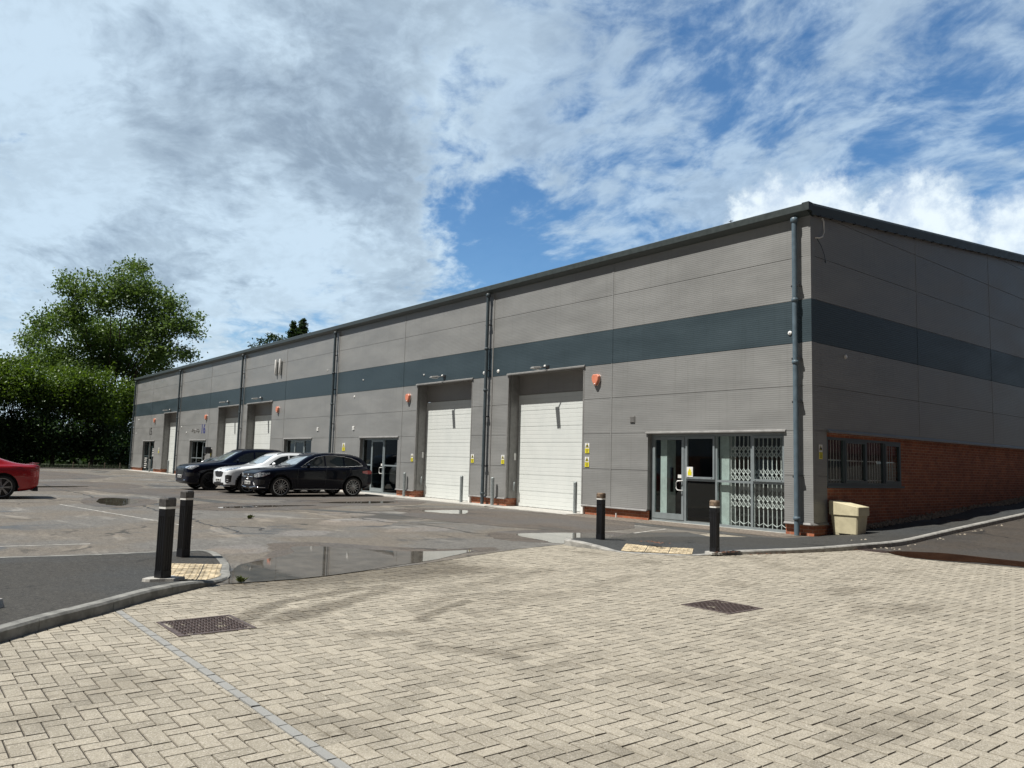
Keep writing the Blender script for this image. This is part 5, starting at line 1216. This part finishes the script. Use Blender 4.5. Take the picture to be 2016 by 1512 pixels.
cB = make_car(suv(L=4.48, Wd=1.86, Ht=1.63, name='parked_suv', paint=whitep, cladz=.33, arch=True, ws_light=1, label='white SUV with black grille and black lower trim, in the middle of the parked row', group=GR,
    head=[([(25, .90), (35, .965), (45, 1.0), (52, 1.015)], [(26, .86), (35, .865), (45, .93), (52, 1.005)])],
    intake=[([(29, .68), (35, .71), (41, .68)], [(30, .42), (35, .40), (40, .44)])],
    front=[('grille', plastic, [(-.46, .80), (-.2, .84), (0, .82), (.2, .84), (.46, .80)], [(-.36, .64), (-.1, .60), (0, .61), (.1, .60), (.36, .64)]), ('lower_grille', plastic, [(-.55, .40), (0, .41), (.55, .40)], [(-.5, .30), (0, .30), (.5, .30)])],
    fchrome=[([(4, .285), (20, .28), (38, .285)], .014), ([(31, .52), (38, .52)], .012), ([(31, .46), (38, .47)], .012)],
    oval=(.90, .065, .033), plate=(.50, 'LR18 YFM'), rim=rim_grey, spokes=5, spw=(.03, .02), rails=(2.1, 3.6)))
cB.location = (-21.32, -6.02, 0); cB.rotation_euler = (0, 0, R(90))
cC = make_car(suv(L=4.92, Wd=1.99, Ht=1.74, name='parked_suv', paint=navy, cladz=.30, ws_light=1, label='large dark navy SUV with black wheels, farthest of the three parked nose out', group=GR, wr=.385, mirmat=navy,
    head=[([(24, .94), (34, .985), (44, 1.0), (51, .99)], [(25, .90), (34, .86), (42, .84), (50, .97)])],
    intake=[([(26, .70), (38, .72), (45, .70)], [(28, .56), (38, .56), (44, .58)])],
    fchrome=[([(22, .40), (30, .405)], .02)],
    front=[('grille', rim_dark, [(-.42, .90), (0, .91), (.42, .90)], [(-.38, .62), (0, .61), (.38, .62)])], plate=(.55, 'LR19 VWE'), oval=(.965, .035, .035),
    rim=rim_dark, spokes=5, spw=(.022, .012), rails=(2.3, 3.9)))
cC.location = (-24.05, -6.66, 0); cC.rotation_euler = (0, 0, R(90))
cD = make_car(suv(L=3.4, Wd=1.70, Ht=1.34, name='parked_hatchback', paint=simple('grey_car_paint', (.045, .05, .05), .3, .5, coat=1.0), cladz=.26, label='small dark hatchback mostly hidden behind the large dark navy SUV', plate=(.45, 'EK66'),
    rim=rim_grey, spokes=5, spw=(.03, .02), chrome=[([(1.10, .95), (1.44, 1.15), (1.66, 1.22)], .03)]))
cD.location = (-31.2, -4.60, .03); cD.rotation_euler = (0, 0, R(90))
sed = dict(name='red_saloon_car', L=4.70, W=1.88, wr=.345, wx=[.80, 3.74], label='bright red saloon car with small boot spoiler, cut off by the left edge', paint=redp, cladz=.20,
    stations=[0, .07, .25, .6, .9, 1.3, 1.6, 1.95, 2.25, 2.6, 3.0, 3.35, 3.7, 4.0, 4.25, 4.45, 4.60, 4.68, 4.70],
    w=[(0, .68), (.07, .82), (.25, .93), (.6, .97), (1.0, .985), (2.5, .97), (3.3, 1.0), (3.9, 1.0), (4.25, .97), (4.45, .94), (4.6, .88), (4.7, .80)],
    bot=[(0, .26), (.3, .17), (1.3, .17), (3.3, .18), (4.2, .20), (4.5, .24), (4.62, .30), (4.7, .38)],
    belt=[(0, .62), (.25, .74), (.9, .84), (1.6, .90), (2.6, .93), (3.4, .965), (4.0, .975), (4.4, .97), (4.62, .94), (4.7, .90)],
    top=[(0, .65), (.25, .78), (.9, .89), (1.3, .94), (1.6, .98), (1.95, 1.20), (2.25, 1.36), (2.6, 1.42), (3.0, 1.40), (3.35, 1.32), (3.7, 1.19), (4.0, 1.085), (4.25, 1.04), (4.45, 1.035), (4.6, 1.03), (4.68, 1.00), (4.7, .95)],
    rh=[(0, .6), (.25, .8), (.9, .85), (1.3, .85), (1.6, .78), (1.95, .70), (2.25, .66), (3.0, .65), (3.35, .66), (3.7, .68), (4.0, .76), (4.25, .82), (4.7, .78)],
    sidewin=[([(1.82, 1.0), (2.1, 1.18), (2.4, 1.28), (2.66, 1.30)], [(1.82, .985), (2.1, .985), (2.4, .99), (2.66, .99)]), ([(2.72, 1.30), (3.0, 1.28), (3.3, 1.20), (3.50, 1.08)], [(2.72, .99), (3.0, 1.0), (3.3, 1.01), (3.50, 1.03)])],
    windscreen=([(2.2, -.50), (2.16, 0), (2.2, .50)], [(1.62, -.68), (1.45, 0), (1.62, .68)]), rearscreen=([(3.22, -.46), (3.24, 0), (3.22, .46)], [(3.86, -.56), (3.95, 0), (3.86, .56)]),
    mirror=(1.92, .98), handles=[(2.6, .86), (3.4, .89)], rim=rim_grey, spokes=7, spw=(.016, .010), twin=True,
    head=[([(22, .62), (40, .72), (50, .74)], [(22, .55), (40, .60), (50, .70)])],
    tail=[([(18, .93), (32, .945), (42, .95), (50, .93)], [(18, .83), (32, .82), (42, .80), (50, .86)])],
    seams=[[(1.55, .86), (1.5, .5), (1.55, .28)], [(2.69, .92), (2.69, .5), (2.66, .28)], [(3.55, .95), (3.45, .7), (3.25, .45)], [(3.95, .955), (4.2, .93), (4.45, .88)]],
    front=[('grille', plastic, [(-.3, .62), (0, .63), (.3, .62)], [(-.3, .5), (0, .5), (.3, .5)])], spoiler=(4.66, 1.035, .62), exhaust=(4.70, .52, .27))
cE = make_car(sed); cE.location = (-18.55, -17.20, 0); cE.rotation_euler = (0, 0, R(90))

# ------------------------------------------------------------------ trees
def leaves(centers, radii, per, size, mat, name, parent=None, flat=.8, seed=1, clump=.28, ncl=None):
    """leaf faces gathered in twig clumps spread through soft lobes"""
    g_ = np.random.default_rng(seed); VV = []; CC = []
    for c_, r_, n in zip(centers, radii, per):
        nc = max(3, int(n/26)) if ncl is None else ncl; d = g_.normal(size=(nc, 3)); d /= np.linalg.norm(d, axis=1)[:, None]
        rad = g_.random(nc)**.42; cl = np.array(c_)+d*rad[:, None]*np.array(r_); k = n//nc
        for q in cl:
            tone = g_.random()**1.3; p = q+g_.normal(size=(k, 3))*np.array([clump, clump, clump*.75]); 
            a = g_.normal(size=(k, 3)); a /= np.linalg.norm(a, axis=1)[:, None]; b_ = np.cross(a, g_.normal(size=(k, 3))); b_ /= np.linalg.norm(b_, axis=1)[:, None]
            s = size*g_.uniform(.55, 1.25, (k, 1)); VV.append(np.stack([p-a*s, p+b_*s*.55, p+a*s, p-b_*s*.55], 1)); t = np.zeros((k, 4, 3)); t[:, :, 0] = np.clip(tone*.7+g_.random((k, 1))*.3, 0, 1); t[:, :, 1] = (g_.random((k, 1)) > .88); CC.append(t)
    V = np.concatenate(VV).reshape(-1, 3); Cc = np.concatenate(CC).reshape(-1, 3); n = len(V)//4
    me = bpy.data.meshes.new(name); me.vertices.add(len(V)); me.vertices.foreach_set('co', V.reshape(-1)); me.loops.add(n*4); me.loops.foreach_set('vertex_index', np.arange(n*4)); me.polygons.add(n); me.polygons.foreach_set('loop_start', np.arange(n)*4); me.polygons.foreach_set('loop_total', np.full(n, 4)); me.update(calc_edges=True)
    at = me.attributes.new('leafc', 'FLOAT_VECTOR', 'POINT'); at.data.foreach_set('vector', Cc.reshape(-1)); me.materials.append(mat)
    o = bpy.data.objects.new(name, me); col.objects.link(o)
    if parent: o.parent = parent
    return o
def limbs(base, tips, r0, parent, seed=0, forks=True):
    rr = random.Random(seed); m = MB(); base = Vector(base); top = sum((Vector(t) for t in tips), Vector())/len(tips); fork = base.lerp(top, .30); fork.x = base.x*.6+fork.x*.4; fork.y = base.y*.6+fork.y*.4
    m.tube([base-Vector((0, 0, .2)), base.lerp(fork, .5)+Vector((rr.uniform(-.15, .15), 0, 0)), fork], [r0*1.15, r0, r0*.85], 10)
    for t in tips:
        t = Vector(t); a = fork.lerp(t, .35)+Vector((rr.uniform(-.4, .4), rr.uniform(-.4, .4), rr.uniform(.3, .9))); b_ = fork.lerp(t, .7)+Vector((rr.uniform(-.4, .4), rr.uniform(-.4, .4), rr.uniform(.2, .8)))
        m.tube([fork-Vector((0, 0, r0*.5)), a, b_, t], [r0*.55, r0*.36, r0*.2, .02], 7)
        for q in range(4):
            s = a.lerp(t, rr.uniform(.1, .9)); e_ = s+Vector((rr.uniform(-1.6, 1.6), rr.uniform(-1.6, 1.6), rr.uniform(.3, 1.8))); m.tube([s, s.lerp(e_, .5)+Vector((0, 0, .2)), e_], [r0*.14, r0*.09, .012], 5)
    return m.build('trunk', M['bark'], parent)
def at_px(px, py, dist):     # a point of the distant scenery at a measured distance
    d = cf + cr*((px-1008)/F_PX) - cu*((py-756)/F_PX); return CAM+d*dist
# tall broadleaf tree behind the far end
D0 = 84.0; sc_ = D0/F_PX
lob = [(255, 560, 48, 34), (215, 590, 50, 36), (300, 600, 48, 40), (150, 570, 32, 26), (140, 620, 42, 34), (90, 640, 40, 24), (70, 668, 34, 22), (190, 650, 50, 34), (245, 660, 44, 34), (330, 640, 42, 30), (372, 640, 26, 16), (345, 600, 24, 18),
       (310, 690, 46, 24), (360, 700, 26, 14), (110, 700, 50, 26), (200, 715, 50, 26), (255, 730, 40, 26), (130, 548, 16, 12), (265, 527, 30, 14), (180, 545, 12, 10), (384, 655, 14, 10), (390, 628, 12, 8), (285, 760, 34, 26), (235, 790, 36, 30), (85, 715, 46, 28), (150, 735, 52, 28), (300, 715, 44, 26), (225, 695, 56, 34), (180, 672, 50, 30), (290, 660, 40, 28)]
rt = random.Random(4); e0 = at_px(215, 880, D0+4); T0 = empty('broadleaf_tree', (e0.x, e0.y, 0)); tag(T0, 'tall broad tree with airy crown rising above the darker bushes at the far end', 'tree')
cs, rs, ps = [], [], []
for px, py, rx, ry in lob:
    q = at_px(px, py, D0+rt.uniform(-2.5, 5)); cs.append(tuple(q-T0.location)); rs.append((rx*sc_, rx*sc_*.9, ry*sc_)); ps.append(int(rx*ry*sc_*sc_*560))
leaves(cs, rs, ps, .17, M['leaf1'], 'crown', T0, seed=5, clump=.50)
tips = [Vector(c_)+Vector((0, 0, .6)) for c_ in cs[:16]]; limbs((0, 0, 0), tips, .27, T0, 3)
# bushy trees in front of it
bush = [(30, 765, 70, 76, 72), (115, 768, 66, 70, 74), (190, 790, 60, 64, 76), (243, 800, 46, 66, 80), (-50, 765, 66, 74, 70), (85, 850, 74, 54, 73), (180, 865, 64, 50, 75), (0, 858, 74, 56, 71), (240, 875, 40, 48, 79),
        (50, 900, 80, 40, 84), (150, 900, 80, 40, 85), (228, 895, 60, 44, 86), (-40, 900, 80, 40, 83)]
lbl = ['bright green bushy tree at the left edge behind the red car', 'bright green bushy tree in the middle of the dark tree belt', 'bushy tree in the tree belt below the tall crown', 'dark bushy tree beside the far end of the building', 'leafy tree cut off at the left edge of the tree belt', 'low dark shrub under the left bushy trees', 'low dark shrub under the tall tree', 'low dark shrub directly behind the red car', 'low dark shrub beside the far building corner',
       'rearmost dark undergrowth behind the boot of the red car', 'rearmost dark undergrowth in the middle of the belt', 'rearmost dark undergrowth near the building corner', 'rearmost dark undergrowth at the left picture edge']
for i, (px, py, rx, ry, D) in enumerate(bush):
    q = at_px(px, py, D); k = D/F_PX; e1 = empty('leafy_tree' if i < 5 else 'leafy_shrub', (q.x, q.y, 0)); tag(e1, lbl[i], 'tree' if i < 5 else 'shrub', 'trees of the belt at the far end' if i < 5 else 'shrubs under the tree belt')
    rr = random.Random(i+40); cs, rs, ps = [], [], []
    for j in range(15):
        a = rr.uniform(0, 6.28); f = rr.uniform(.0, .72); u_, v2 = f*math.cos(a), f*math.sin(a); s = rr.uniform(.34, .52)
        cs.append((u_*rx*k, rr.uniform(-.5, .5)*rx*k, q.z+v2*ry*k)); rs.append((rx*k*s, rx*k*s, ry*k*s*.8)); ps.append(int(rx*ry*s*s*k*k*(430 if i < 9 else 260)))
    leaves(cs, rs, ps, .15 if i < 9 else .3, M['leaf2'] if i < 5 else M['leaf3'], 'crown', e1, seed=i+9, clump=.55)  # shrubs get darker leaves to stand in for the shade under the trees
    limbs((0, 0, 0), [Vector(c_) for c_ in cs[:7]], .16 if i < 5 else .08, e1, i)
# trees seen over the roof
D = 100.0; k = D/F_PX; q = at_px(540, 690, D); e2 = empty('dark_tree', (q.x, q.y, 0)); tag(e2, 'dark rounded tree top showing just above the roof on the left', 'tree', 'dark tree tops above the roof')
cs, rs, ps = [], [], []
for px, py, r_ in ((497, 685, 8), (512, 675, 9), (530, 665, 13), (548, 668, 12), (505, 700, 14), (530, 695, 20), (556, 690, 20), (540, 740, 40)):
    c_ = at_px(px, py, D); cs.append(tuple(c_-e2.location)); rs.append((r_*k, r_*k, r_*k*.8)); ps.append(int(r_*r_*k*k*320))
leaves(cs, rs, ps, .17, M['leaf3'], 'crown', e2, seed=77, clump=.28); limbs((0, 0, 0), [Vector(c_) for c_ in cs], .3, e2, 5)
for i, (px, py0, hw, lb) in enumerate(((578, 634, 16, 'dark conifer tip rising above the roof, lower of the pair'), (597, 627, 22, 'dark conifer tip rising above the roof, taller of the pair'))):
    q = at_px(px, py0, D+2); e3 = empty('conifer', (q.x, q.y, 0)); tag(e3, lb, 'tree', 'dark tree tops above the roof'); cs, rs, ps = [], [], []
    top = q.z; rr = random.Random(i)
    for j in range(46):
        f = j/46; z_ = top-.1-f*8; rad = (.12+f*hw*k*2.6); a = j*2.4; cs.append((rad*.62*math.cos(a), rad*.62*math.sin(a), z_-.25*rad)); rs.append((rad*.42+.06, rad*.42+.06, .16+.1*f)); ps.append(int(70+rad*230))
    leaves(cs, rs, ps, .15, M['leaf3'], 'crown', e3, seed=90+i, clump=.14)
    m = MB(); m.tube([(0, 0, 0), (0, 0, top-.3)], [.3, .02], 8); m.build('trunk', M['bark'], e3)
# verge with knee-high posts
sheet('verge', [(-61.5, -60), (-61.5, -1.0), (-63, 3), (-120, 3), (-120, -60)], M['grass'], .03, .1, 2)
m = MB(); m.box(-61.6, -61.45, -60, -.5, -.05, .09); tag(m.build('kerb', M['kerb']), kind='structure')
m = MB(); gg = np.random.default_rng(3)
for i in range(4200):
    xx, yy = -61.7-gg.random()*5, -22+gg.random()*24; h = .12+gg.random()*.28; a = gg.random()*3; m.add([(xx-.03*math.cos(a), yy-.03*math.sin(a), .03), (xx+.03*math.cos(a), yy+.03*math.sin(a), .03), (xx+gg.normal()*.06, yy+gg.normal()*.06, .03+h)], [(0, 1, 2)])
tag(m.build('grass', M['grass'], fix=False), 'rough grass along the shaded verge at the far end', 'grass', kind='stuff')
places = ['first from the building', 'second from the building', 'third from the building', 'fourth from the building']
for i in range(4):
    m = MB(); yy = -.6-i*1.15; m.cbox(-62.0, -61.92, yy-.04, yy+.04, 0, .50, .012); m.prism([(-62.0, yy-.04), (-61.92, yy-.04), (-61.92, yy+.04), (-62.0, yy+.04)], .50, .53, 0, .6)
    tag(m.build('timber_post', M['wood']), 'short weathered timber post on the verge, '+places[i], 'post', 'timber posts on the verge')
# weeds
def weed(x, y, z, s, label, seed):
    g_ = random.Random(seed); m = MB()
    for i in range(46):
        a = g_.uniform(0, 6.28); l = s*g_.uniform(.4, 1); wd = l*.16; b_ = Vector((x+g_.uniform(-.3, .3)*s, y+g_.uniform(-.3, .3)*s, z)); t = b_+Vector((math.cos(a)*l*.6, math.sin(a)*l*.6, l*g_.uniform(.3, .9))); mid = b_.lerp(t, .6)+Vector((0, 0, .15*l)); n = Vector((-math.sin(a), math.cos(a), 0))*wd
        m.add([b_, mid-n, t, mid+n], [(0, 1, 2, 3)])
    tag(m.build('weed', weed_m, fix=False), label, 'weed')
weed_m = simple('weed_green', (.10, .13, .035), .8)
weed(.38, -12.95, .01, .11, 'small green weed beside the rounded kerb tip at the puddle', 1); weed(2.42, -15.75, .0, .10, 'tiny yellow green weed at the kerb in the lower left', 2); weed(-8.6, -9.5, .0, .14, 'small weed growing from a crack in the car park', 3)
# dead leaf litter at kerb foot
m = MB(); gg = random.Random(8); leafl = simple('dead_leaf', (.16, .07, .04), .9, 0, .4, 40)
for i in range(150):
    if i < 50: xx, yy, zz = gg.gauss(-.0, .12), gg.gauss(-5.33, .07), .108
    elif i < 90: xx, yy, zz = 1.30+gg.gauss(0, .05), -5.0+gg.gauss(0, .1), .06
    else:
        t_ = gg.random(); xx, yy, zz = 1.42+.5*t_+gg.gauss(0, .02)+.02, -4.6+2.9*t_, .006
    s = gg.uniform(.012, .03); a = gg.uniform(0, 6); m.add([(xx+s*math.cos(a), yy+s*math.sin(a), zz+gg.uniform(0, .012)), (xx-s*math.sin(a), yy+s*math.cos(a), zz+.004), (xx-s*math.cos(a), yy-s*math.sin(a), zz+gg.uniform(0, .012)), (xx+s*math.sin(a), yy-s*math.cos(a), zz+.002)], [(0, 1, 2, 3)])
tag(m.build('dead_leaves', leafl, fix=False), 'scattered brown dead leaves by the right kerb and tactile slabs', 'leaves', kind='stuff')
